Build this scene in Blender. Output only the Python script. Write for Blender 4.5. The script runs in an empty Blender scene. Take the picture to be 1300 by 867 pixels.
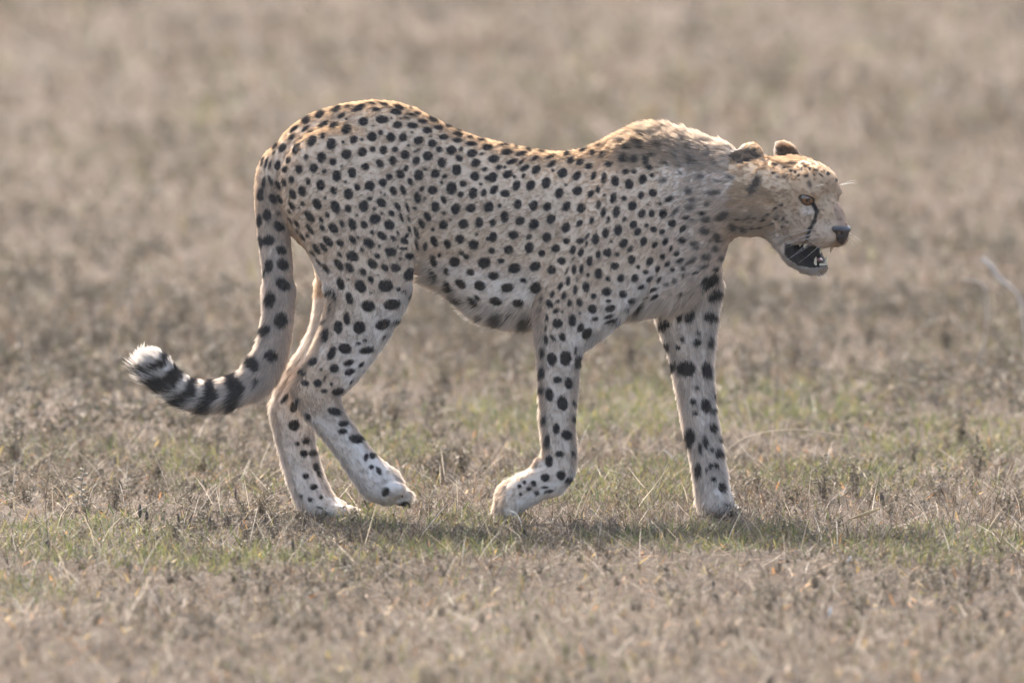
import bpy, math, random
import numpy as np
from mathutils import Vector

rng = np.random.default_rng(7)
random.seed(7)
scene = bpy.context.scene

# ------------------------------------------------------------------ camera
SC = 0.0015                      # metres per photograph pixel at the animal
GPY = 659.0                      # photograph row of the ground under the animal
CAM = np.array([0.0, -22.0, 2.0])
TGT = np.array([0.0, 0.0, (GPY - 433.5) * SC])
cam_data = bpy.data.cameras.new('camera')
cam = bpy.data.objects.new('camera', cam_data)
scene.collection.objects.link(cam)
cam.location = CAM
cam.rotation_euler = (Vector(TGT) - Vector(CAM)).to_track_quat('-Z', 'Y').to_euler()
CD = float(np.linalg.norm(TGT - CAM))
cam_data.sensor_width = 36.0
cam_data.lens = 36.0 * CD / (1300 * SC)
cam_data.clip_start = 0.1
cam_data.clip_end = 6000.0
cam_data.dof.use_dof = True
cam_data.dof.focus_distance = CD - 0.06
cam_data.dof.aperture_fstop = cam_data.lens / 104.0
cam_data.dof.aperture_blades = 9
scene.camera = cam

# ------------------------------------------------------------------ sky, sun, exposure
SUN_EL, SUN_AZ = math.radians(48), math.radians(-20)      # azimuth from +Y (behind the animal), negative = towards -X
world = bpy.data.worlds.new('World')
scene.world = world
world.use_nodes = True
wn = world.node_tree
sky = wn.nodes.new('ShaderNodeTexSky')
sky.sky_type = 'NISHITA'
sky.sun_disc = False
sky.sun_elevation = SUN_EL
sky.sun_rotation = SUN_AZ
sky.air_density = 1.0
sky.dust_density = 6.0
sky.ozone_density = 1.0
wn.links.new(sky.outputs[0], wn.nodes['Background'].inputs['Color'])
wn.nodes['Background'].inputs['Strength'].default_value = 0.15
sun_data = bpy.data.lights.new('sun', 'SUN')
sun_data.energy = 3.2
sun_data.angle = math.radians(0.6)
sun_data.color = (1.0, 0.93, 0.83)
sun = bpy.data.objects.new('sun', sun_data)
scene.collection.objects.link(sun)
sdir = Vector((math.sin(SUN_AZ) * math.cos(SUN_EL), math.cos(SUN_AZ) * math.cos(SUN_EL), math.sin(SUN_EL)))
sun.rotation_euler = sdir.to_track_quat('Z', 'Y').to_euler()
scene.view_settings.view_transform = 'Standard'
scene.view_settings.look = 'None'
scene.view_settings.exposure = 2.0
scene.view_settings.gamma = 1.0
scene.view_settings.use_curve_mapping = False
scene.render.engine = 'CYCLES'
scene.cycles.use_denoising = True
scene.cycles.max_bounces = 10
scene.cycles.transparent_max_bounces = 8
scene.cycles_curves.shape = 'RIBBONS'

# ------------------------------------------------------------------ helpers
_w = (TGT - CAM) / CD
_u = np.cross([1.0, 0, 0], _w)


def P(px, py, yoff=0.0):
    """photograph pixel + depth (in pixels of 1.5 mm, + = away) -> world point"""
    d = _w + np.array([1.0, 0, 0]) * ((px - 650) * SC / CD) + _u * ((433.5 - py) * SC / CD)
    t = (yoff * SC - CAM[1]) / d[1]
    return CAM + d * t


def G(px, py, z=0.0):
    """photograph pixel -> point on the ground"""
    d = _w + np.array([1.0, 0, 0]) * ((px - 650) * SC / CD) + _u * ((433.5 - py) * SC / CD)
    t = (z - CAM[2]) / d[2]
    return CAM + d * t


def to_px(p):
    q = p - CAM
    dep = q @ _w
    return 650 + q[:, 0] / dep * CD / SC, 433.5 - (q @ _u) / dep * CD / SC, dep


def link(o, parent=None):
    scene.collection.objects.link(o)
    if parent is not None:
        o.parent = parent
    return o


def tag(o, label, cat, group=None):
    o['label'] = label
    o['category'] = cat
    if group:
        o['group'] = group
    return o


def mesh_obj(name, V, F, mat, parent=None, col=None, smooth=False):
    """V (n,3), F list/array of tris or quads (uniform)"""
    V = np.asarray(V, dtype=np.float32)
    me = bpy.data.meshes.new(name)
    if isinstance(F, np.ndarray):
        k = F.shape[1]
        me.vertices.add(len(V))
        me.vertices.foreach_set('co', V.ravel())
        me.loops.add(F.size)
        me.loops.foreach_set('vertex_index', F.astype(np.int32).ravel())
        me.polygons.add(len(F))
        me.polygons.foreach_set('loop_start', np.arange(0, F.size, k, dtype=np.int32))
        me.update(calc_edges=True)
    else:
        me.from_pydata([tuple(v) for v in V], [], [tuple(f) for f in F])
        me.update()
    if col is not None:
        a = me.color_attributes.new('Col', 'FLOAT_COLOR', 'POINT')
        c = np.ones((len(V), 4), dtype=np.float32)
        c[:, :3] = col
        a.data.foreach_set('color', c.ravel())
    if smooth:
        me.polygons.foreach_set('use_smooth', np.ones(len(me.polygons), dtype=bool))
    if mat is not None:
        me.materials.append(mat)
    return link(bpy.data.objects.new(name, me), parent)


def new_mat(name):
    m = bpy.data.materials.new(name)
    m.use_nodes = True
    nt = m.node_tree
    return m, nt, nt.nodes['Principled BSDF'], nt.nodes['Material Output']


def plain(name, col, rough=0.6, spec=0.5, coat=0.0, noise=0.0, scale=60):
    m, nt, b, o = new_mat(name)
    b.inputs['Roughness'].default_value = rough
    b.inputs['Specular IOR Level'].default_value = spec
    b.inputs['Coat Weight'].default_value = coat
    b.inputs['Coat Roughness'].default_value = 0.05
    if noise:
        n = nt.nodes.new('ShaderNodeTexNoise')
        n.inputs['Scale'].default_value = scale
        n.inputs['Detail'].default_value = 5
        r = nt.nodes.new('ShaderNodeValToRGB')
        r.color_ramp.elements[0].position = 0.3
        r.color_ramp.elements[1].position = 0.7
        r.color_ramp.elements[0].color = (*[c * (1 - noise) for c in col], 1)
        r.color_ramp.elements[1].color = (*[min(1, c * (1 + noise)) for c in col], 1)
        nt.links.new(n.outputs['Fac'], r.inputs[0])
        nt.links.new(r.outputs[0], b.inputs['Base Color'])
    else:
        b.inputs['Base Color'].default_value = (*col, 1)
    return m


def vnoise(p, scale, seed=0):
    """smooth value noise in [0,1] at points p (n,2 or n,3)"""
    p = np.asarray(p, dtype=np.float64) * scale
    i = np.floor(p).astype(np.int64)
    f = p - i
    f = f * f * (3 - 2 * f)
    d = p.shape[1]
    out = np.zeros(len(p))
    for c in range(2 ** d):
        w = np.ones(len(p))
        h = np.full(len(p), seed * 7919 + 13, dtype=np.int64)
        for k in range(d):
            b = (c >> k) & 1
            w *= f[:, k] if b else 1 - f[:, k]
            h = h * 374761393 + (i[:, k] + b) * 668265263
            h = (h ^ (h >> 13)) * 1274126177
            h &= 0x7fffffff
        out += w * ((h ^ (h >> 16)) & 0xffff) / 65535.0
    return out

# ------------------------------------------------------------------ ground
def ground_z(x, y):
    p = np.stack([np.asarray(x, float).ravel(), np.asarray(y, float).ravel()], 1)
    far = np.clip((np.hypot(p[:, 0], p[:, 1]) - 4) / 40, 0, 1)
    z = (vnoise(p, 1.3, 31) - 0.5) * 0.03 + (vnoise(p, 5.0, 32) - 0.5) * 0.012 + far * (vnoise(p, 0.12, 33) - 0.5) * 0.5
    near = np.clip(1.2 - np.hypot(p[:, 0], p[:, 1]) / 1.4, 0, 1)
    return z * (1 - 0.7 * near)


soil, nt, b, o = new_mat('dry_soil')
tc = nt.nodes.new('ShaderNodeTexCoord')
n1 = nt.nodes.new('ShaderNodeTexNoise')
n1.inputs['Scale'].default_value = 1.1
n1.inputs['Detail'].default_value = 8
n2 = nt.nodes.new('ShaderNodeTexNoise')
n2.inputs['Scale'].default_value = 45
n2.inputs['Detail'].default_value = 8
r1 = nt.nodes.new('ShaderNodeValToRGB')
r1.color_ramp.elements[0].position = 0.32
r1.color_ramp.elements[0].color = (0.043, 0.032, 0.025, 1)
r1.color_ramp.elements[1].position = 0.7
r1.color_ramp.elements[1].color = (0.084, 0.065, 0.051, 1)
r2 = nt.nodes.new('ShaderNodeValToRGB')
r2.color_ramp.elements[0].position = 0.3
r2.color_ramp.elements[0].color = (0.45, 0.45, 0.45, 1)
r2.color_ramp.elements[1].position = 0.75
r2.color_ramp.elements[1].color = (1.25, 1.2, 1.12, 1)
mx = nt.nodes.new('ShaderNodeMixRGB')
mx.blend_type = 'MULTIPLY'
mx.inputs[0].default_value = 1
bmp = nt.nodes.new('ShaderNodeBump')
bmp.inputs['Strength'].default_value = 0.7
bmp.inputs['Distance'].default_value = 0.02
nt.links.new(tc.outputs['Object'], n1.inputs['Vector'])
nt.links.new(tc.outputs['Object'], n2.inputs['Vector'])
nt.links.new(n1.outputs['Fac'], r1.inputs[0])
nt.links.new(n2.outputs['Fac'], r2.inputs[0])
nt.links.new(r1.outputs[0], mx.inputs[1])
nt.links.new(r2.outputs[0], mx.inputs[2])
nt.links.new(mx.outputs[0], b.inputs['Base Color'])
nt.links.new(n2.outputs['Fac'], bmp.inputs['Height'])
nt.links.new(bmp.outputs[0], b.inputs['Normal'])
b.inputs['Roughness'].default_value = 0.95
b.inputs['Specular IOR Level'].default_value = 0.1

# one sheet: fine near the animal, coarser towards the horizon
gx = np.concatenate([-np.geomspace(2500, 6, 26), np.linspace(-5.5, 5.5, 150), np.geomspace(6, 2500, 26)])
gy = np.concatenate([-np.geomspace(2500, 24, 16), np.linspace(-23, -4.1, 50), np.linspace(-4, 6, 150), np.linspace(6.2, 50, 110), np.geomspace(52, 4000, 30)])
GX, GY = np.meshgrid(gx, gy, indexing='ij')
GZ = ground_z(GX, GY).reshape(GX.shape)
gi = np.arange(GX.size).reshape(GX.shape)
GFc = np.stack([gi[:-1, :-1].ravel(), gi[1:, :-1].ravel(), gi[1:, 1:].ravel(), gi[:-1, 1:].ravel()], 1)
ground = mesh_obj('ground', np.stack([GX.ravel(), GY.ravel(), GZ.ravel()], 1), GFc, soil, smooth=True)
ground['kind'] = 'structure'

# ------------------------------------------------------------------ cheetah: one continuous body from a distance field
VOX = 0.0028


class Field:
    def __init__(self, lo, hi, h):
        self.lo = np.asarray(lo, float)
        self.h = h
        self.n = np.ceil((np.asarray(hi) - self.lo) / h).astype(int) + 1
        self.ax = [(self.lo[k] + h * np.arange(self.n[k])).astype(np.float32) for k in range(3)]
        self.d = np.full(self.n, 0.2, dtype=np.float32)

    def sub(self, lo, hi):
        s = []
        for k in range(3):
            a = max(0, int((lo[k] - self.lo[k]) / self.h))
            b = min(self.n[k], int((hi[k] - self.lo[k]) / self.h) + 2)
            s.append(slice(a, max(a, b)))
        s = tuple(s)
        x = self.ax[0][s[0]][:, None, None]
        y = self.ax[1][s[1]][None, :, None]
        z = self.ax[2][s[2]][None, None, :]
        return s, x, y, z

    def union(self, s, v, k):
        a = self.d[s]
        if k > 0:
            h = np.clip(0.5 + 0.5 * (a - v) / k, 0, 1)
            self.d[s] = a + (v - a) * h - k * h * (1 - h)
        else:
            self.d[s] = np.minimum(a, v)

    def carve(self, s, v, k):
        a = self.d[s]
        h = np.clip(0.5 - 0.5 * (a + v) / k, 0, 1)
        self.d[s] = a + (-v - a) * h + k * h * (1 - h)

    # ellipsoid with axes given by a 3x3 frame (rows)
    def ellipsoid_field(self, c, r, M=None, pad=0.03):
        R = max(r) + pad
        c = np.asarray(c, float)
        s, x, y, z = self.sub(c - R, c + R)
        dx, dy, dz = x - np.float32(c[0]), y - np.float32(c[1]), z - np.float32(c[2])
        if M is None:
            M = np.eye(3)
        k0 = k1 = 0
        for i in range(3):
            q = dx * np.float32(M[i][0]) + dy * np.float32(M[i][1]) + dz * np.float32(M[i][2])
            k0 = k0 + (q / r[i]) ** 2
            k1 = k1 + (q / r[i] ** 2) ** 2
        k0 = np.sqrt(k0)
        k1 = np.sqrt(k1) + 1e-6
        return s, (k0 * (k0 - 1) / k1).astype(np.float32)

    def ellipsoid(self, c, r, k=0.01, M=None):
        s, v = self.ellipsoid_field(c, r, M, 0.03 + k)
        self.union(s, v, k)

    def cut(self, c, r, k=0.004, M=None):
        s, v = self.ellipsoid_field(c, r, M, 0.02 + k)
        self.carve(s, v, k)

    # chain of (x,y,z,a,b): a radius in the XZ plane, b radius along Y
    def chain(self, pts, k=0.015, kin=0.012):
        pts = np.asarray(pts, float)
        R = max(pts[:, 3].max(), pts[:, 4].max()) + 0.03 + k
        s, x, y, z = self.sub(pts[:, :3].min(0) - R, pts[:, :3].max(0) + R)
        acc = np.full((x.shape[0], y.shape[1], z.shape[2]), 0.3, dtype=np.float32)
        for p, q in zip(pts[:-1], pts[1:]):
            Rs = max(p[3], q[3], p[4], q[4]) + 0.03 + k
            lo = np.minimum(p[:3], q[:3]) - Rs
            hi = np.maximum(p[:3], q[:3]) + Rs
            s2, X, Y, Z = self.sub(lo, hi)
            loc = tuple(slice(max(0, s2[i].start - s[i].start), max(0, min(s2[i].stop, s[i].stop) - s[i].start)) for i in range(3))
            X = self.ax[0][s[0]][loc[0]][:, None, None]
            Y = self.ax[1][s[1]][loc[1]][None, :, None]
            Z = self.ax[2][s[2]][loc[2]][None, None, :]
            d = (q[:3] - p[:3]).astype(np.float32)
            L2 = float(d @ d) + 1e-12
            t = np.clip(((X - np.float32(p[0])) * d[0] + (Y - np.float32(p[1])) * d[1] + (Z - np.float32(p[2])) * d[2]) / L2, 0, 1)
            a = np.float32(p[3]) + t * np.float32(q[3] - p[3])
            b = np.float32(p[4]) + t * np.float32(q[4] - p[4])
            vx = X - np.float32(p[0]) - t * d[0]
            vy = Y - np.float32(p[1]) - t * d[1]
            vz = Z - np.float32(p[2]) - t * d[2]
            i2 = vx * vx + vz * vz
            k0 = np.sqrt(i2 / (a * a) + vy * vy / (b * b))
            k1 = np.sqrt(i2 / a ** 4 + vy * vy / b ** 4) + 1e-6
            v = k0 * (k0 - 1) / k1
            A = acc[loc]
            h = np.clip(0.5 + 0.5 * (A - v) / kin, 0, 1)
            acc[loc] = A + (v - A) * h - kin * h * (1 - h)
        self.union(s, acc, k)

    def mesh(self):
        phi = self.d
        sgn = phi < 0
        act = np.zeros(tuple(self.n - 1), dtype=np.int8)
        for dx in (0, 1):
            for dy in (0, 1):
                for dz in (0, 1):
                    act += sgn[dx:self.n[0] - 1 + dx, dy:self.n[1] - 1 + dy, dz:self.n[2] - 1 + dz]
        cells = np.argwhere((act > 0) & (act < 8))
        idx = np.full(tuple(self.n - 1), -1, dtype=np.int32)
        idx[tuple(cells.T)] = np.arange(len(cells))
        acc = np.zeros((len(cells), 3))
        cnt = np.zeros(len(cells))
        corners = [(i, j, k) for i in (0, 1) for j in (0, 1) for k in (0, 1)]
        val = {c: phi[cells[:, 0] + c[0], cells[:, 1] + c[1], cells[:, 2] + c[2]].astype(float) for c in corners}
        for c in corners:
            for ax in range(3):
                if c[ax] == 0:
                    e = list(c)
                    e[ax] = 1
                    e = tuple(e)
                    va, vb = val[c], val[e]
                    m = (va < 0) != (vb < 0)
                    t = np.where(m, va / np.where(m, va - vb, 1), 0)
                    p = np.tile(np.array(c, float), (len(cells), 1))
                    p[:, ax] += t
                    acc[m] += p[m]
                    cnt[m] += 1
        V = (cells + acc / cnt[:, None]) * self.h + self.lo
        F = []
        for ax in range(3):
            o1, o2 = [(1, 2), (2, 0), (0, 1)][ax]
            sl0 = [slice(None)] * 3
            sl1 = [slice(None)] * 3
            sl0[ax] = slice(0, -1)
            sl1[ax] = slice(1, None)
            A, B = sgn[tuple(sl0)], sgn[tuple(sl1)]
            e = np.argwhere(A != B)
            ok = (e[:, o1] > 0) & (e[:, o2] > 0) & (e[:, o1] < self.n[o1] - 1) & (e[:, o2] < self.n[o2] - 1)
            e = e[ok]
            inside = A[tuple(e.T)]

            def cell(a, b):
                q = e.copy()
                q[:, o1] -= a
                q[:, o2] -= b
                return idx[tuple(q.T)]
            q = np.stack([cell(1, 1), cell(0, 1), cell(0, 0), cell(1, 0)], 1)
            q[~inside] = q[~inside][:, ::-1]
            F.append(q)
        return V, np.concatenate(F)


def relax(V, F, it=3, lam=0.5):
    e = np.concatenate([F[:, [0, 1]], F[:, [1, 2]], F[:, [2, 3]], F[:, [3, 0]]])
    deg = np.bincount(e[:, 0], minlength=len(V)) + np.bincount(e[:, 1], minlength=len(V))
    for i in range(it):
        for l in (lam, -lam * 1.03):
            s = np.zeros_like(V)
            for k in range(3):
                s[:, k] = np.bincount(e[:, 0], V[e[:, 1], k], len(V)) + np.bincount(e[:, 1], V[e[:, 0], k], len(V))
            V = V + l * (s / deg[:, None] - V)
    return V


def spline(pts, n=5):
    """Catmull-Rom resampling of rows"""
    p = np.asarray(pts, float)
    p = np.vstack([2 * p[0] - p[1], p, 2 * p[-1] - p[-2]])
    out = []
    for i in range(1, len(p) - 2):
        for t in np.arange(n) / n:
            a, b, c, d = p[i - 1], p[i], p[i + 1], p[i + 2]
            out.append(0.5 * (2 * b + (c - a) * t + (2 * a - 5 * b + 4 * c - d) * t * t + (3 * b - a - 3 * c + d) * t ** 3))
    out.append(p[-2])
    return np.array(out)


def pchain(rows, n=4):
    """rows of (px, py, depth px, a px, b px) -> world chain"""
    r = spline(rows, n)
    return np.array([[*P(q[0], q[1], q[2]), q[3] * SC, q[4] * SC] for q in r])


near_hind = pchain([(428, 235, -30, 72, 30), (452, 290, -40, 66, 31), (466, 340, -44, 56, 29), (466, 378, -45, 44, 25), (447, 425, -45, 36, 20),
                    (424, 465, -45, 30, 16), (403, 496, -45, 24, 14), (411, 522, -46, 19, 13), (439, 560, -47, 16, 12), (465, 594, -48, 17, 14),
                    (484, 614, -49, 21, 20), (494, 622, -49, 15, 20)])
far_hind = pchain([(430, 240, 30, 70, 30), (452, 300, 40, 60, 30), (452, 350, 44, 48, 27), (438, 395, 45, 34, 22), (420, 435, 45, 26, 18),
                   (395, 475, 45, 25, 16), (374, 513, 45, 24, 15), (373, 540, 45, 21, 13), (379, 575, 45, 18.5, 12), (388, 605, 45, 18, 13),
                   (399, 632, 45, 18, 18), (414, 644, 45, 13, 20), (428, 648, 45, 10, 20)])
near_fore = pchain([(808, 228, -24, 46, 14), (800, 275, -40, 55, 19), (775, 325, -48, 58, 22), (742, 370, -50, 52, 22), (720, 405, -50, 36, 21),
                    (711, 440, -50, 24.5, 18), (709, 490, -50, 20.5, 15), (708, 535, -50, 17.5, 13), (711, 575, -50, 16.5, 13), (706, 600, -50, 17, 15),
                    (685, 612, -50, 17.5, 16), (662, 624, -50, 18.5, 19), (648, 634, -50, 16, 20)])
far_fore = pchain([(850, 290, 26, 55, 22), (868, 345, 36, 46, 24), (872, 400, 38, 34, 22), (877, 440, 39, 24.5, 19), (882, 490, 40, 19, 15),
                   (890, 540, 40, 17, 13), (899, 585, 40, 15.5, 13), (905, 618, 40, 15.5, 15), (909, 636, 40, 16.5, 19), (914, 645, 40, 12, 20)])
tail = pchain([(385, 190, 0, 26, 20), (352, 218, -2, 21, 18), (345, 255, -4, 18, 17), (348, 300, -6, 17, 16), (353, 350, -8, 16, 16), (354, 395, -8, 14, 14),
               (346, 440, -8, 14, 14), (326, 474, -8, 13.5, 13), (300, 491, -8, 13, 13), (268, 499, -8, 12, 12), (242, 497, -8, 11.5, 11.5),
               (217, 482, -8, 11, 11), (200, 464, -8, 10, 10), (192, 455, -8, 5, 5)])
neck = pchain([(835, 258, 0, 78, 40), (875, 248, -3, 60, 38), (910, 246, -9, 52, 37), (940, 245, -16, 49, 38), (968, 250, -24, 44, 40)])

torso = np.array([  # x, top, bottom, half width
    (350, 196, 250, 16), (362, 170, 285, 30), (390, 149, 318, 44), (430, 135, 342, 52), (480, 129, 348, 54), (520, 136, 346, 51), (560, 156, 362, 50),
    (600, 173, 395, 54), (640, 183, 408, 58), (680, 191, 411, 60), (715, 194, 411, 60), (750, 188, 407, 57), (790, 174, 400, 52),
    (825, 165, 394, 46), (860, 172, 386, 40), (885, 184, 372, 34), (905, 195, 345, 24)], float)

# head frame: forward, right (towards the camera), up
YAW, PITCH = math.radians(43), math.radians(11)
HF = np.array([math.cos(YAW) * math.cos(PITCH), -math.sin(YAW) * math.cos(PITCH), -math.sin(PITCH)])
HR = np.array([-math.sin(YAW), -math.cos(YAW), 0.0])
HU = np.cross(HR, HF)
HO = P(1041, 251, -52)
HM = np.array([HF, HR, HU])


def H(f, r, u):
    return HO + (f * HF + r * HR + u * HU) * 0.001


def hell(fd, c, r, k=10, cut=False, rot=None):
    M = HM
    if rot is not None:
        M = np.array(rot(HM))
    (fd.cut if cut else fd.ellipsoid)(H(*c), [q * 0.001 for q in r], k * 0.001, M)


def pitch(deg):
    a = math.radians(deg)
    def f(M):
        return [M[0] * math.cos(a) + M[2] * math.sin(a), M[1], M[2] * math.cos(a) - M[0] * math.sin(a)]
    return f


def yawed(deg, pdeg=0, roll=0):
    a, b, c = math.radians(deg), math.radians(pdeg), math.radians(roll)
    def f(M):
        x = M[0] * math.cos(a) + M[1] * math.sin(a)
        y = M[1] * math.cos(a) - M[0] * math.sin(a)
        z = M[2]
        x, z = x * math.cos(b) + z * math.sin(b), z * math.cos(b) - x * math.sin(b)
        y, z = y * math.cos(c) + z * math.sin(c), z * math.cos(c) - y * math.sin(c)
        return [x, y, z]
    return f


def build_field():
    lo = np.array([P(160, 400)[0], -0.30, -0.03])
    hi = np.array([P(1092, 400)[0], 0.16, P(650, 118)[2]])
    fd = Field(lo, hi, VOX)
    # torso: sections along X
    T = spline(torso, 6)
    X0 = np.array([P(x, 400)[0] for x in T[:, 0]])
    zt = np.array([P(x, t)[2] for x, t in T[:, :2]])
    zb = np.array([P(x, b)[2] for x, b in T[:, [0, 2]]])
    w = T[:, 3] * SC
    s, x, y, z = fd.sub((X0[0] - .08, -.16, .3), (X0[-1] + .08, .16, .85))
    xs = np.clip(x[:, 0, 0], X0[0], X0[-1])
    c = np.interp(xs, X0, (zt + zb) / 2)[:, None, None]
    hh = np.interp(xs, X0, (zt - zb) / 2)[:, None, None]
    ww = np.interp(xs, X0, w)[:, None, None]
    dz = (z - c) / hh
    wloc = ww * (1 - 0.16 * dz - 0.10 * dz * dz)          # a little narrower towards the spine
    ex = np.maximum(0, np.abs(x - xs[:, None, None])) / 0.03
    k0 = (np.abs(dz) ** 2.1 + np.abs(y / wloc) ** 2.1 + ex ** 2) ** (1 / 2.1)
    k1 = np.sqrt((dz / hh) ** 2 + (y / wloc ** 2) ** 2 + (ex / .03) ** 2) + 1e-5
    fd.union(s, (k0 * (k0 - 1) / k1).astype(np.float32), 0)
    fd.chain(neck, 0.03)
    fd.chain(far_hind, 0.022)
    fd.chain(far_fore, 0.02)
    fd.chain(near_hind, 0.016)
    fd.chain(near_fore, 0.02)
    fd.chain(tail, 0.012)
    # heel bones and elbows
    for ch, px, py, yo, r in ((0, 383, 495, -45, 12), (0, 358, 518, 45, 12), (0, 698, 388, -48, 14), (0, 850, 385, 40, 14)):
        fd.ellipsoid(P(px, py, yo), [r * SC, r * SC * .8, r * SC], 0.012)
    # toes: four per paw
    for (px, py, dx, dy, yo, r) in ((510, 631, .75, .66, -49, 10.5), (443, 651, 1, .1, 45, 9.5), (923, 649, .9, .35, 40, 10.5)):
        for j in range(4):
            o = (j - 1.5) * 13.5
            sh = (-15, -2, 0, -10)[j]
            fd.ellipsoid(P(px + dx * sh, py + dy * sh, yo + o), [r * 1.45 * SC, 6.6 * SC, r * SC], 0.002)
    for j in range(4):                                     # curled toes of the trailing paw
        o = (j - 1.5) * 13.5
        sh = (9, 1, 0, 6)[j]
        fd.ellipsoid(P(637 + sh, 646 - sh * .5, -50 + o), [9.5 * SC, 6.8 * SC, 14 * SC], 0.002)
    fd.ellipsoid(P(700, 622, -48), [13 * SC, 10 * SC, 8 * SC], 0.012)
    fd.ellipsoid(P(688, 588, -50), [8 * SC, 8 * SC, 9 * SC], 0.01)
    # ---- head
    hell(fd, (-58, 0, 8), (80, 57, 54), 22)                 # cranium
    hell(fd, (-22, 0, 28), (44, 44, 31), 18)                # forehead
    for s_ in (1, -1):
        hell(fd, (-40, s_ * 34, -48), (54, 26, 48), 20)     # cheek
        hell(fd, (0, s_ * 33, 12), (20, 15, 12), 14)        # brow
    hell(fd, (12, 0, -38), (46, 36, 46), 18)                # muzzle base
    hell(fd, (32, 0, -24), (42, 16, 18), 14, rot=pitch(-35))  # nose bridge
    for s_ in (1, -1):
        hell(fd, (33, s_ * 17, -63), (33, 20, 25), 14)      # whisker pads
    hell(fd, (58, 0, -44), (17, 18, 14), 9)                 # nose
    # lower jaw, hanging open
    for s_ in (1, -1):
        a, b = np.array((-56, s_ * 34, -80.)), np.array((17, s_ * 12, -130.))
        pts = [np.append(H(*(a + (b - a) * t + np.array((0, 0, -11 * math.sin(math.pi * t))))), [(19 - 8 * t) * .001, (16 - 5 * t) * .001]) for t in np.linspace(0, 1, 9)]
        fd.chain(pts, 0.012)
    hell(fd, (18, 0, -130), (16, 18, 9.5), 8)                # chin
    hell(fd, (-62, 6, -80), (50, 36, 34), 20)               # throat
    # mouth opening, the dark inside of the mouth stays as a core
    hell(fd, (16, 0, -106), (48, 40, 14), 4, cut=True, rot=pitch(-12))
    hell(fd, (2, 0, -104), (28, 48, 9), 4, cut=True, rot=pitch(-20))
    hell(fd, (-18, 0, -102), (42, 21, 20), 5, rot=pitch(-25))
    # eye sockets
    for s_ in (1, -1):
        hell(fd, (4, s_ * 46, -2.2), (14, 11, 6.8), 3, cut=True, rot=yawed(s_ * 50, 0, 0))
    # ears, laid back: the rounded backs show
    for s_ in (1, -1):
        hell(fd, (-142, s_ * 53, 48), (32, 10, 28), 6, rot=yawed(s_ * 6, -10, s_ * 22))
        hell(fd, (-132, s_ * 42, 56), (20, 7, 17), 4, cut=True, rot=yawed(s_ * 6, -10, s_ * 22))
    return fd


_fd = build_field()
BV, BF = _fd.mesh()
BV = relax(BV, BF, 2)
del _fd

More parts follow.
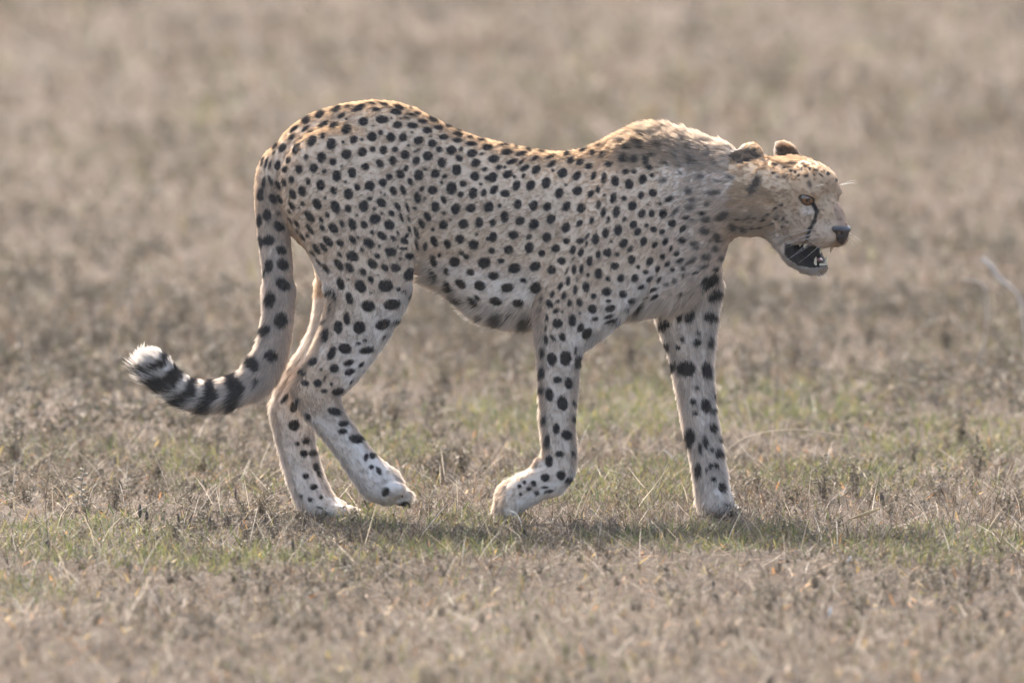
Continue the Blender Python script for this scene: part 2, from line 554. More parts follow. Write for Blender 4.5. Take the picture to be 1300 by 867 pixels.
# ------------------------------------------------------------------ the coat: spots and painted toe shadow read off the photograph, window by window
# every row: x, y, half length, half width, tilt (degrees), in the enlarged window's own pixels
SPOTS_TOE_SHADE = {
 (320, 120, 8.667): """805 120 30 12 15/955 90 45 14 20/1205 72 45 8 0/930 165 58 28 25/1070 135 48 18 12/1180 150 85 33 25/750 222 62 36 40/600 283 60 35 45/495 275 50 28 40/390 350 58 28 58/515 215 20 10 30/465 380 60 20 38/590 378 55 22 35/650 405 35 15 35/790 330 65 30 32/905 343 60 38 30/985 232 50 28 38/1040 272 18/270 495 55 25 60/205 535 40 18 65/258 568 50 22 55/440 473 50 25 45/335 585 58 38 55/240 640 30 12 55/490 597 72 42 75/660 512 68 45 60/783 455 38 28 75/548 478 20 12 40/1040 385 62 50 50/1225 300 60 48 10/1120 500 50 40 60/1000 525 22/875 545 68 55 80/1040 660 60 55 0/1215 635 52/765 692 58 52 90/893 742 44/985 790 22 12 40/1210 497 25 20 0/595 692 38 30 60/397 722 45 28 75/280 780 62 36 80/365 825 45 32 75/520 820 52 42 80/680 810 54 46 70/800 845 32 28 0/1100 850 48 42 0/1245 795 48 42 0/935 860 42 28 0/115 735 60 16 75/155 755 75 18 75/200 770 55 14 80""",
 (320, 220, 8.667): """130 105 65 22 85/97 235 75 36 87/195 75 60 20 -70/290 135 62 28 -65/352 103 48 30 -70/435 73 46 32 -80/617 93 40 32 90/230 280 60 45 -60/307 290 58 25 -65/447 232 65 38 -65/553 195 62 45 -70/755 133 64 50 90/935 35 62 52 90/1030 98 18/1105 15 45 35 0/900 193 50 36 -70/1063 227 66 56 90/1160 155 42 36 -60/1280 135 55 40 80/437 360 62 28 -60/558 338 32 24 -50/517 382 15/715 340 72 50 -60/805 270 24 18 80/918 370 78 50 -65/1060 390 50 36 -70/1230 360 65 55 90/1290 278 25/165 458 70 48 90/80 515 72 32 88/295 583 70 52 -40/410 425 30 15 -50/637 478 78 42 -50/828 460 38 24 -65/760 510 40 25 -60/770 602 42 28 -60/635 610 80 25 -55/492 560 58 22 -55/420 515 50 12 -50/897 603 70 48 -50/992 558 46 28 -60/1105 563 70 46 -70/1232 565 48 38 -50/1152 463 18/607 685 30 20 -45/555 705 60 18 -55/498 640 30 12 -50/838 752 75 42 -45/968 767 48 38 -30/1107 730 60 34 -55/1165 708 18/1275 760 60 50 -40/705 825 65 35 -55/787 815 60 32 -50/1212 840 35 22 -60/175 735 70 60 0/95 750 70 25 -80/320 840 65 50 -30""",
 (320, 320, 8.667): """187 150 78 48 85/335 135 72 60 -40/137 220 55 14 85/335 348 82 65 -45/213 515 88 52 88/315 745 95 70 80/160 850 60 45 60/670 20 50 15 -50/735 115 55 15 -50/812 180 65 30 -55/955 140 78 40 -50/1073 172 62 38 -50/1220 217 48 35 -50/965 28 38 20 -55/1105 45 75 55 -30/730 10 35 15 -20/975 350 78 42 -68/1060 303 22 12 -20/1195 375 75 60 -60/1070 510 75 42 -78/1043 732 75 38 -85/950 825 75 52 90/1180 830 70/910 485 65 16 -78/855 440 40 30 0/800 765 35 18 70/865 620 45 12 80/820 855 25""",
 (470, 120, 8.667): """30 105 55 16 -5/140 68 45 8 -5/160 115 75 14 -20/68 168 48 25 -5/325 148 72 24 -15/285 195 70 35 -10/450 155 25 8 -20/525 210 50 16 -12/460 228 60 18 -15/135 278 74 46 0/335 268 20 12 -30/400 260 38 15 -5/233 262 15/300 337 55 42 10/465 342 64 35 -3/580 298 60 25 -12/690 275 60 25 -20/700 300 45 12 -20/35 345 18 8 -20/115 422 34 30 0/20 465 55/227 475 56 52 90/363 475 52 50 0/460 420 20 14 0/630 398 58 38 -5/755 370 56 26 -12/865 357 52 18 -10/975 395 55 22 -20/665 458 15/535 507 60 48 20/683 543 52 44 10/810 470 58 34 5/970 440 62 24 -12/960 505 52 28 0/1150 450 45 10 -10/1100 475 40 16 0/30 605 35/145 612 50 45 90/275 605 38 34 0/420 565 22 18 0/385 668 55 52 0/515 620 50 15 30/760 607 37/895 612 56 52 0/1000 600 25/1115 545 62 27 -2/1230 510 48 20 -8/1280 588 45 32 0/108 760 58 42 -50/250 730 56 42 90/508 730 46 40 45/637 678 55/790 752 56 48 90/980 705 48 36 -35/1120 650 62 45 10/1230 655 30 20 20/1162 757 60 46 25/1260 825 36 24 15/955 830 60 52 90/395 818 38 28 70/325 850 42 25 0/608 825 26 22 0/535 855 45 25 0/720 850 48 30 0""",
 (470, 220, 8.667): """210 40 40 36 0/140 105 50 46 -40/335 25 48 40 0/440 90 45 32 -60/535 30 55 52 0/715 15 52 40 0/820 38 30 26 0/785 105 22/955 0 45 22 0/1150 35 55 50 0/1290 55 35 30 0/10 140 60 40 90/255 195 58 38 -65/360 185 60 32 -65/570 175 35 26 60/687 187 58 52 0/895 168 72 58 90/1022 115 42 36 0/995 237 36/1218 122 20/1133 218 66 52 90/1250 215 48 34 75/118 215 15/160 232 15/128 325 65 46 -40/522 268 70 40 -80/603 275 18/810 295 52 32 -65/0 280 25/300 365 52 30 -60/410 380 65 20 -70/495 388 25 20 0/717 370 60 50 90/943 393 64 52 80/1108 385 56 50 0/1290 375 58 40 90/50 390 22/130 440 20/235 443 42 32 -50/57 500 65 56 0/345 490 55 20 -70/428 505 45 14 -70/630 480 60 38 -65/815 440 22/885 513 16/213 570 65 54 -45/565 552 62 34 -65/430 620 40 22 -70/400 690 40 22 60/690 620 25/807 570 54/1028 558 58 54 0/1200 545 62 50 90/20 650 25/130 688 65 40 -35/305 655 30 15 -60/508 655 75 26 -70/255 715 42 26 -40/375 745 50 35 -30/988 722 52/1172 675 24 18 45/0 775 60 45 90/100 800 18/705 750 65 40 -65/515 795 65 22 -75/607 805 50 26 80/853 775 56 44 -70/1140 790 60 54 0/225 850 65 40 0/305 810 20 8 80/355 830 30 20 0/395 830 18/1295 720 25/1000 860 25 10 0""",
 (400, 320, 8.667): """633 130 68 48 -45/688 47 40 30 -30/835 15 60 40 0/1040 45 50 40 0/940 72 18/945 12 12/768 172 48 36 -50/885 175 56 46 -10/1035 245 75 58 60/613 300 42 32 -60/695 258 12/775 370 86 70 5/920 410 28 24 0/970 435 22 15 0/1040 480 60 22 70/617 450 15/585 595 76 66 -10/845 577 95 58 8/970 665 30 15 30/880 765 60 15 35/740 795 90 55 25""",
 (340, 400, 8.667): """35 440 75 65 0/637 225 82 34 80/705 420 80 42 70/850 370 70 62 0/1000 312 34 18 -5/1070 278 30 18 0/1090 385 88 42 15/890 525 68 34 20/1030 545 45 22 45/900 625 65 36 20/732 587 55 50 0/1280 240 40 12 50/500 510 55 42 60/390 640 32/410 748 48 34 -20/552 748 47/625 695 40 14 65/620 835 40 22 0/775 840 70 42 20/920 735 28 10 50/585 595 18/700 755 20""",
 (620, 150, 8.667): """20 325 35 28 0/185 305 62 18 -5/310 320 20/60 452 64 46 5/205 378 62 32 5/365 395 62 24 8/450 352 55 16 -5/590 375 45 12 -5/260 482 66 30 20/365 485 42 20 38/395 450 15/515 445 62 22 22/690 430 62 16 12/870 400 45 28 20/1060 358 55 22 20/1165 390 45 32 0/1265 410 40 28 20/1245 315 50 15 10/115 543 42 26 15/180 540 18/400 550 62 30 28/215 620 60 45 35/45 650 62 54 50/527 568 60 42 35/698 507 62 30 30/910 468 52 34 35/1010 490 48 32 30/1105 530 48 34 10/288 648 22/388 638 30 22 60/712 578 22/815 605 60 54 45/975 637 60 40 50/1162 637 55 30 60/1275 660 65 32 85/62 790 55 42 55/310 745 65 42 70/185 830 55 45 0/468 740 62 48 60/638 715 68 50 65/778 830 62 50 60/978 802 58 52 30/1130 835 50 32 60/1208 790 44 26 85/855 735 18/1280 850 20""",
 (620, 250, 8.667): """20 110 58 42 90/125 98 26/325 82 56 46 70/502 95 62 48 70/648 108 56 46 65/860 105 60 46 65/1025 125 56 50 60/1213 88 55 28 80/1265 170 62 30 80/180 222 70 46 90/52 283 46 34 80/350 265 56 50 50/503 305 62 54 60/690 245 60 48 60/1005 292 45 32 40/1137 262 45 28 80/855 340 62 46 70/50 442 60 50 85/275 420 58 50 0/450 440 40 28 20/645 445 58 52 50/858 488 42 38 0/1010 485 45 38 0/1085 440 50 18 55/1180 468 70 42 88/1290 400 60 40 88/38 592 42 34 -10/222 578 56 52 0/452 560 60 52 70/590 620 42/745 567 50 46 0/930 585 52 34 75/1020 612 60 30 75/1080 515 35 18 70/930 690 40 10 65/1210 635 46 30 85/1290 610 40 28 90/142 705 38 30 0/288 785 70 56 15/515 765 66 52 30/700 802 52 50 0/810 708 48 46 0/0 720 55 25 90/1115 710 60 36 85/945 800 60 28 88/1025 795 58 28 85/865 815 55 12 65/1095 855 22""",
 (540, 320, 8.667): """90 100 75 36 -75/155 35 30 24 80/322 110 64 58 0/400 12 30 28 0/452 52 40 32 -20/648 118 68 62 0/232 215 44 28 -75/497 222 45 38 -20/85 240 75 18 -55/255 375 80 22 -50/390 352 65 45 -40/603 372 66 55 -15/370 510 75 14 -38/525 545 75 28 -38/567 500 42 22 -45/752 262 62 46 5/905 393 72 52 3/1082 312 40 26 -15/1215 395 68 60 10/775 542 72 45 -15/1022 563 66 45 -5/630 680 35 14 -50/915 680 22""",
 (770, 140, 8.667): """0 485 22/30 590 40 36 0/180 368 48 20 -5/250 425 36 22 10/195 535 54 46 0/312 540 44/430 560 55 35 -70/470 630 42 28 0/385 405 50 42 -40/415 320 60 28 -35/270 300 35 10 0/215 675 45 28 0/305 675 32 28 0/97 780 62 46 90/250 815 62 50 90/400 762 55 46 70/500 718 32 28 0/500 490 45 20 -10""",
 (770, 240, 8.667): """75 105 62 36 80/195 105 32 30 0/380 70 46 36 75/510 45 50 46 0/285 188 60 50 60/110 250 62 42 80/390 270 54 44 60/498 268 46 38 80/625 272 54 46 70/195 332 32 24 60/20 335 40 20 85/690 112 60 34 25/460 172 22 10 0/590 165 25 18 0/128 450 62 50 85/0 485 60 28 90/297 390 52 40 50/343 472 46 38 60/440 402 28 26 0/520 445 40 36 0/615 470 34 32 0/720 378 50 42 0/845 430 52 32 45/55 580 18/190 602 60 46 50/410 578 58 40 70/262 658 46 28 50/530 615 42 30 55/645 577 46 34 60/835 562 44 40 0/708 655 38 22 75/20 700 52 36 85/118 718 30 22 0/770 712 36 28 50/280 775 52 44 70/478 795 52 38 65/617 740 36 28 60/668 825 36 28 45/92 845 50 42 0/350 858 25/810 785 45 28 25/565 860 25/1055 268 48 24 12/875 315 40 24 15""",
 (670, 340, 8.667): """445 145 58 28 85/543 125 28 12 88/360 205 55 24 70/662 80 22/780 62 60 46 90/885 125 34 26 -40/1027 115 50 40 70/1177 112 50 38 50/640 212 62 40 -80/523 245 60 26 88/272 288 46 26 75/400 305 50 32 75/865 262 56 50 0/725 310 34/1245 215 46 26 30/1048 290 50 42 0/155 350 40 16 85/240 395 50 36 -50/332 367 22/460 390 42 28 85/573 380 46 36 -70/888 363 34 18 5/1142 365 44 30 25/310 475 45 28 30/138 460 30 14 -70/712 452 56 52 0/910 443 58 40 15/575 500 18/380 485 18/210 545 40 20 -80/328 610 60 56 0/490 578 75 46 88/740 560 40 26 10/895 538 62 24 20/580 662 55 36 65/200 660 42 14 88/650 722 72 50 50/275 768 42 24 -55/382 762 52 38 -70/203 790 55 24 -85/1220 430 60 22 35/1100 455 40 10 5/920 585 80 20 20""",
 (800, 330, 8.667): """90 82 24/170 135 32 26 0/300 98 36 26 60/468 105 28 24 0/583 95 28 22 0/212 212 46 24 45/320 217 40 24 60/240 335 80 22 20/270 410 55 24 30/150 420 45 10 15/720 140 50 15 25/815 70 45 15 25/955 95 48 24 5/1020 60 40 24 60/875 235 115 68 35/920 392 85 48 40/1030 265 45 16 80/560 370 30 14 30/540 610 80 35 85/655 625 75 52 50/870 625 70 52 -10/375 715 60 48 0/345 590 45 14 85/750 800 28/585 170 20/240 850 60 30 0""",
 (600, 340, 2.55): """257 295 22 17 -80/301 292 26 20 90/340 303 24 11 75/228 275 16 7 90/332 268 14 5 85/226 340 20 8 88/274 362 14 11 0/311 374 19 14 90/226 397 16 6 90/249 410 24 13 -80/291 439 25 18 -75/326 440 9 6 90/232 495 16 6 90/271 519 18 12 90/304 541 19 15 -45/324 487 12 5 90/243 560 22 8 90/282 601 14 11 0/248 626 20 13 90/323 600 12 5 90/235 679 15 14 0/286 671 16 15 0/310 685 14 7 45/167 694 7/152 706 7/198 698 12 9 -45/183 715 10 8 0/208 728 10 7 -30/234 710 12 5 0/248 723 15 6 10/155 733 6/727 242 14 12 0/629 250 20 12 -70/678 230 8/665 258 8/767 240 18 7 85/692 326 32 26 0/756 330 28 15 -85/648 312 20 13 -60/727 388 7/714 433 11/754 445 26 15 -75/720 470 9/776 464 14 6 80/776 412 12 5 80/707 545 30 13 -85/753 563 22 9 -85/777 518 18 10 -85/737 583 22 7 -85/795 602 16 10 90/775 588 8/797 550 14 5 85/734 654 22 9 -85/769 642 13 7 85/786 640 10/758 655 9 5 90/780 683 12 9 0/806 711 18 12 -70/828 770 18 4 -20""",
 (340, 480, 4.336): """368 183 38 22 -15/415 250 30 18 0/413 292 28 16 0/485 335 40 24 -15/540 435 24 14 75/575 428 18/610 505 25 10 -50/570 488 14/573 380 25 8 -50/648 625 28 22 60/610 520 20 8 -40/95 110 40 14 50/150 152 40 24 60/145 258 34 32 0/222 208 20 12 -60/162 360 14/210 345 22 20 0/200 413 24 20 0/245 412 20 18 0/262 490 24 16 -70/278 525 20 10 -70/208 538 20 18 0/253 598 22 18 0/183 648 10/232 668 14/292 655 13/285 712 18 6 -20/742 692 34 12 20""",  # also paints toe shadow as dark marks on the near hind paw
 (150, 400, 5.78): """990 350 68 46 -70/870 535 100 58 -55/685 605 90 52 -80/545 600 100 56 -80/1010 480 22""",
 (900, 170, 4.565): """385 432 14 9 20/340 467 14 9 10/312 493 16 9 0/265 490 14 9 0/260 540 14 12 -45/298 538 10/388 495 12 9 0/367 522 14 8 0/425 540 10 7 0/432 492 10 7 0/422 412 10 8 0/175 493 12 6 0/240 510 8/455 515 6/400 470 6/372 228 14 8 10/475 215 10/500 222 9/540 172 16 8 0/537 203 12 8 90/563 245 14 10 0/585 203 10/598 175 7/690 232 11/437 195 18 7 20/380 180 20 8 0/340 155 15 6 30/485 172 20 6 30/620 210 14 8 0/650 240 20 5 -40/740 270 8/415 160 12 5 20/455 240 9 6 30/520 240 8/610 240 10 5 -40/668 215 7/560 190 8/320 200 12 5 20""",
}
SOFT = {
 (540, 320, 8.667): """800 705 80 50 -30/1110 745 85 60 -30""",
 (770, 140, 8.667): """560 350 110 50 -45/430 225 60 16 -50/650 590 50 20 -20/615 775 55 35 10/765 500 45 25 -60/740 390 60 18 -50/790 610 30 14 0/930 560 45 30 -50/1000 570 50 25 -40/930 430 75 25 -45/1035 735 38 28 0/1130 470 70 18 -45/1190 560 70 25 -40/1220 775 45 12 -10/810 690 35 15 -45/690 130 80 14 -55/800 160 80 16 -65/510 100 50 12 -50/840 260 50 12 -70/640 250 60 14 -50""",
 (770, 240, 8.667): """755 245 55 25 40/940 125 42 28 0/920 205 50 34 20/900 20 45 38 0/1110 165 50 28 35/1140 45 40 22 0/1095 335 58 42 0/940 335 42 10 0/1260 315 65 40 10/1080 455 62 45 -30/960 600 45 35 0/990 645 35 28 0/1215 515 42 38 0/1145 565 20/1260 568 28 18 0/1200 660 42 35 0/1090 750 50 40 0/950 790 50 25 55/1260 755 25/1050 850 50 15 0""",
 (800, 330, 8.667): """490 230 30/400 270 35 18 0/650 30 60 25 30/540 20 40 25 0""",
 (320, 220, 8.667): """290 440 30""",
 (900, 170, 4.565): """205 550 22 18 0/145 540 30 18 -45/85 475 45 25 20/225 485 25 10 40/585 295 25 12 -75/400 250 14 10 0/440 252 10/265 300 70 26 65/120 250 25 10 -20/40 340 30 14 10/50 610 22/45 660 14 22 60/70 720 12""",
}


def parse(table):
    out = []
    for (x0, y0, k), txt in table.items():
        for row in txt.split('/'):
            v = [float(q) for q in row.split()]
            a = v[2]
            b = v[3] if len(v) > 3 else a
            out.append((x0 + v[0] / k, y0 + v[1] / k, a / k, b / k, math.radians(v[4] if len(v) > 4 else 0)))
    return np.array(out)


def smooth01(x):
    x = np.clip(x, 0, 1)
    return x * x * (3 - 2 * x)


tri = np.concatenate([BF[:, [0, 1, 2]], BF[:, [0, 2, 3]]])
fn = np.cross(BV[tri[:, 1]] - BV[tri[:, 0]], BV[tri[:, 2]] - BV[tri[:, 0]])
BN = np.zeros_like(BV)
for k in range(3):
    for j in range(3):
        BN[:, k] += np.bincount(tri[:, j], fn[:, k], len(BV))
BN /= np.linalg.norm(BN, axis=1)[:, None] + 1e-12
NV = len(BV)
bx, by, bdep = to_px(BV)
# what the photograph sees: nearest surface per 2-pixel cell
cell = (np.clip((bx - 150) / 2, 0, 479).astype(int)) * 300 + np.clip((by - 110) / 2, 0, 299).astype(int)
zb = np.full(480 * 300, 1e9)
np.minimum.at(zb, cell, bdep)
zg = zb.reshape(480, 300)
for ax in (0, 1):
    zg = np.minimum(zg, np.minimum(np.roll(zg, 1, ax), np.roll(zg, -1, ax)))
zb = zg.ravel()
seen = bdep < zb[cell] + 0.03
wob = vnoise(BV, 160, 3) - 0.5

dark = np.zeros(NV)


def stamp(spots, strength, hard):
    for (sx, sy, a, b, ang) in spots:
        R = max(a, b) * 1.5 + 1
        m = np.nonzero((np.abs(bx - sx) < R) & (np.abs(by - sy) < R))[0]
        if len(m) == 0:
            continue
        near = m[(np.abs(bx[m] - sx) < 3) & (np.abs(by[m] - sy) < 3)]
        d0 = bdep[near].min() if len(near) else bdep[m].min()
        m = m[bdep[m] < d0 + (2.2 * max(a, b) + 8) * SC]
        dx, dy = bx[m] - sx, -(by[m] - sy)
        u = dx * math.cos(ang) + dy * math.sin(ang)
        v = -dx * math.sin(ang) + dy * math.cos(ang)
        a_, b_ = max(a, 1.3), max(b, 1.2)
        q = np.sqrt((u / a_) ** 2 + (v / b_) ** 2) + wob[m] * 0.22
        e = hard / max(1.5, min(a_, b_))
        dark[m] = np.maximum(dark[m], strength * smooth01((1.0 + e - q) / (2 * e)))


sp = parse(SPOTS_TOE_SHADE)
stamp(sp, 1.0, 0.9)
stamp(parse(SOFT), 0.8, 2.0)

# side turned away from the photograph: spots of the same sizes, kept apart
headc = (BV - HO) @ HM.T * 1000.0                    # f, r, u in millimetres
is_head = (headc[:, 0] > -180) & (bx > 922) & ((headc[:, 0] > -120) | ((np.abs(headc[:, 1]) > 38) & (headc[:, 2] > 20)))
tail_c = tail[:, :3]
td = np.full(NV, 9.0)
ti = np.zeros(NV)
for i, c in enumerate(tail_c):
    d = np.linalg.norm(BV - c, axis=1)
    m = d < td
    td[m] = d[m]
    ti[m] = i
is_tail = (td < 0.034) & (bx < 380) & (ti > 5)
hid = np.nonzero(~seen & ~is_head & (BN[:, 1] > 0.1) & (BV[:, 2] > 0.10))[0]
rng.shuffle(hid)
acc_p, acc_r = [], []
for i in hid[:9000]:
    p = BV[i]
    leg = p[2] < 0.38 and not is_tail[i]
    r = (0.0085 if not leg else 0.0105) * (0.55 + 0.65 * rng.random())
    if acc_p:
        d = np.linalg.norm(np.array(acc_p) - p, axis=1)
        if (d < np.array(acc_r) * 1.55 + r * 1.55 + 0.002).any():
            continue
    if dark[i] > 0.3:
        continue
    acc_p.append(p)
    acc_r.append(r)
for p, r in zip(acc_p, acc_r):
    m = np.nonzero((np.abs(BV - p) < r * 1.6).all(1) & ~seen)[0]
    q = np.linalg.norm(BV[m] - p, axis=1) / r + wob[m] * 0.2
    dark[m] = np.maximum(dark[m], smooth01((1.12 - q) / 0.24))
# rings round the lower tail and its white brush
tt = ti / (len(tail_c) - 1)
ring = np.zeros(NV)
tpx = np.array([to_px(c[None])[0][0] for c in tail_c])
tpy = np.array([to_px(c[None])[1][0] for c in tail_c])


def tpar(px, py):
    return np.argmin((tpx - px) ** 2 + (tpy - py) ** 2)


tfrac = np.zeros(NV)                                  # continuous position along the tail
tm = np.nonzero(is_tail)[0]
best = np.full(len(tm), 9.0)
for i in range(len(tail_c) - 1):
    a, b = tail_c[i], tail_c[i + 1]
    t = np.clip(((BV[tm] - a) @ (b - a)) / ((b - a) @ (b - a)), 0, 1)
    d = np.linalg.norm(BV[tm] - a - t[:, None] * (b - a), axis=1)
    k = d < best
    best[k] = d[k]
    tfrac[tm[k]] = i + t[k]
for (px, py, w) in ((201, 466, 1.2), (218, 484, 1.8), (244, 498, 1.35), (268, 500, 1.3), (298, 493, 1.3)):
    c = tpar(px, py)
    ring = np.maximum(ring, smooth01((w - np.abs(tfrac - c) + wob * 0.7) / 0.5) * is_tail)
c_tip = tpar(183, 452)

# ---- ground colours of the coat (linear)
TAN = np.array((0.57, 0.44, 0.315))
GOLD = np.array((0.54, 0.375, 0.225))
PALE = np.array((0.61, 0.525, 0.445))
WHITE = np.array((0.76, 0.71, 0.65))
BLACK = np.array((0.014, 0.012, 0.012))
col = np.tile(TAN, (NV, 1))


def mixc(c, w):
    global col
    col = col * (1 - w[:, None]) + c * w[:, None]


top = smooth01((BN[:, 2] - 0.25) / 0.6)
mixc(GOLD, (0.75 - 0.35 * smooth01((bx - 770) / 60)) * top * smooth01((BV[:, 2] - 0.45) / 0.1))
mixc(PALE, smooth01((0.47 - BV[:, 2]) / 0.16) * 0.55)                    # paler below
mixc(WHITE, smooth01((-BN[:, 2] + 0.05) / 0.5) * smooth01((0.52 - BV[:, 2]) / 0.05) * 0.95)
inner = (np.abs(BV[:, 1]) < 0.10) & (BV[:, 2] < 0.42)                    # inner faces of the legs
side = np.where(BV[:, 1] > 0, 1.0, -1.0)
mixc(WHITE, inner * smooth01((-side * BN[:, 1] + 0.15) / 0.5) * 0.85)
mixc(WHITE, smooth01((0.30 - BV[:, 2]) / 0.2) * 0.25 * (bx > 800))
mixc(WHITE, smooth01((by - 440) / 80) * (bx > 830) * (bx < 945) * 0.35)
mixc(PALE, smooth01((by - 500) / 60) * (bx < 560) * (bx > 330) * 0.75)
mixc(WHITE, smooth01((by - 520) / 60) * (bx < 560) * (bx > 330) * 0.22)
hk = np.sqrt(((bx - 395) / 45) ** 2 + ((by - 492) / 40) ** 2)
mixc(TAN * np.array((0.86, 0.80, 0.74)), smooth01((1.2 - hk) / 0.7) * (BV[:, 2] < 0.45) * ~is_tail * 0.75)
mixc(PALE, ((bx > 840) & (bx < 945) & (by > 290) & (by < 380)) * 0.4)   # bib
mixc(PALE, is_tail * smooth01((tfrac - 4) / 14))
mixc(WHITE, is_tail * smooth01((tfrac - 32) / 12) * 0.9)
f, r, u = headc.T
ar = np.abs(r)
mixc(PALE * 1.04, ((bx > 800) & ~is_head) * smooth01((bx - 820) / 60) * 0.7)  # pale neck and ruff, lightened further to offset the long hair's self-shadow
mixc(TAN * np.array((0.95, 0.9, 0.82)), is_head * smooth01((u + 110) / 30) * 0.85)
mixc(GOLD, is_head * smooth01((u - 18) / 30) * 0.75)
mixc(PALE * np.array((.95, .93, .9)), is_head * smooth01((-u - 20) / 30) * 0.45)
mixc(WHITE, is_head * smooth01((-u - 66) / 20) * 0.4)
ud = np.sqrt(((f - 6) / 17) ** 2 + ((ar - 38) / 15) ** 2 + ((u + 22) / 11) ** 2)
mixc(WHITE, is_head * smooth01((1.35 - ud) / 0.9) * 0.5)                 # pale patch under the eye
mixc(np.array((0.31, 0.20, 0.15)), is_head * smooth01((f - 34) / 16) * smooth01((17 - ar) / 8) * smooth01((u + 52) / 14) * 0.6)
mixc(np.array((0.34, 0.22, 0.13)), is_head * (f > 0) * smooth01((5 - np.abs(ar - 10)) / 4) * smooth01((20 - np.abs(u - 8)) / 14) * 0.5)


def streak(pts, width, strength=1.0):
    """dark line on both cheeks, given in head millimetres"""
    pts = np.array(pts, float)
    q = np.stack([f, ar, u], 1)
    d = np.full(NV, 99.0)
    for a, b in zip(pts[:-1], pts[1:]):
        t = np.clip(((q - a) @ (b - a)) / ((b - a) @ (b - a)), 0, 1)
        d = np.minimum(d, np.linalg.norm(q - a - t[:, None] * (b - a), axis=1))
    return is_head * strength * smooth01((width + 1.6 - d + wob * 1.5) / 3.0)


def surf(px, py):
    """head-frame point of the visible surface at a pixel"""
    m = np.nonzero((np.abs(bx - px) < 3.5) & (np.abs(by - py) < 3.5) & seen)[0]
    if len(m) == 0:
        m = np.array([np.argmin((bx - px) ** 2 + (by - py) ** 2 + 1e4 * ~seen)])
    return headc[m].mean(0) * np.array((1, 1, 1))


TEAR = [surf(1028, 253), surf(1033, 260), surf(1037, 269), surf(1034.5, 280), surf(1029, 290), surf(1026, 299), surf(1025, 308)]
face = np.zeros(NV)
face = np.maximum(face, streak(TEAR[:3], 4.6))
face = np.maximum(face, streak(TEAR[2:], 3.7))
eyd = np.sqrt(((f - 4) ** 2 + (ar - 43) ** 2) / 17.0 ** 2 + ((u + 0.0) / 10.0) ** 2)
face = np.maximum(face, is_head * smooth01((1.1 - eyd) / 0.25))
mouth = is_head * smooth01((f + 32) / 5) * (f < 60) * smooth01((-91 + 0.08 * np.maximum(f - 20, 0) - u) / 3) * smooth01((u + 133 - 0.5 * np.minimum(f + 5, 0) * -1) / 3)
face = np.maximum(face, mouth * (~((f > 30) & (u > -92))))
# ear backs
eard = np.sqrt(((f + 138) / 25) ** 2 + ((u - 54) / 14) ** 2)
face = np.maximum(face, 0.95 * is_head * (f < -112) * (ar > 40) * (u > 30) * smooth01((1.15 - eard + wob * .5) / 0.35))
mixc(WHITE, is_head * (f < -160) * (ar > 38) * (u > 25) * 0.8)
shade = np.maximum(np.maximum(dark * (1 - is_tail * (tfrac > c_tip - 14)), ring), face)
SPOTC = np.where((dark < 0.7)[:, None] & (face < 0.3)[:, None], BLACK * 1.6, BLACK)
col = np.where((is_head & (f > -60))[:, None], col * (1 - np.array((0.24, 0.27, 0.30)) * smooth01((f + 60) / 50)[:, None]), col)  # face colour darkened in place of the self-shadow its short hair lacks
base_col = col.copy()
mot = (vnoise(BV, 40, 5) - 0.5) * 0.16 + (vnoise(BV, 14, 6) - 0.5) * 0.12
base_col *= (1 + mot)[:, None]
coat = base_col * (1 - shade[:, None]) + SPOTC * shade[:, None]

skin, nt, b, o = new_mat('coat_skin')
at = nt.nodes.new('ShaderNodeVertexColor')
at.layer_name = 'Col'
nt.links.new(at.outputs[0], b.inputs['Base Color'])
b.inputs['Roughness'].default_value = 0.75
b.inputs['Specular IOR Level'].default_value = 0.2
nn = nt.nodes.new('ShaderNodeTexNoise')
nn.inputs['Scale'].default_value = 300
bp = nt.nodes.new('ShaderNodeBump')
bp.inputs['Strength'].default_value = 0.25
bp.inputs['Distance'].default_value = 0.003
nt.links.new(nn.outputs['Fac'], bp.inputs['Height'])
nt.links.new(bp.outputs[0], b.inputs['Normal'])

cheetah = link(bpy.data.objects.new('cheetah', None))
tag(cheetah, 'spotted cheetah walking through short dry grass with its mouth open', 'cheetah')
body = mesh_obj('body', BV, BF, skin, cheetah, coat, smooth=True)

# ------------------------------------------------------------------ fur
FUR_N = 380000
area = np.linalg.norm(fn, axis=1) * 0.5
# more hair where it is long (mane, belly, tail) and on the side that shows
cen = BV[tri].mean(1)
cpx, cpy, _ = to_px(cen)
near_w = np.where(seen[tri].any(1), 1.0, 0.45)
headw = np.where(is_head[tri[:, 0]], 2.0, 1.0)
tailw = np.where(is_tail[tri[:, 0]], 1.8, 1.0)
manew = np.where((cpx > 775) & (cpx < 990) & (cpy < 215), 1.8, 1.0)
pr = area * near_w * headw * tailw * manew
pick = rng.choice(len(tri), FUR_N, p=pr / pr.sum())
u1, u2 = rng.random(FUR_N), rng.random(FUR_N)
sw = u1 + u2 > 1
u1[sw], u2[sw] = 1 - u1[sw], 1 - u2[sw]
T3 = tri[pick]
wts = np.stack([1 - u1 - u2, u1, u2], 1)


def atv(A):
    return (A[T3] * (wts[..., None] if A.ndim == 2 else wts)).sum(1)


root = atv(BV)
nrm = atv(BN)
nrm /= np.linalg.norm(nrm, axis=1)[:, None]
rx, ry, _ = to_px(root)
hc = (root - HO) @ HM.T * 1000
h_head = is_head[T3[:, 0]]
h_tail = is_tail[T3[:, 0]]
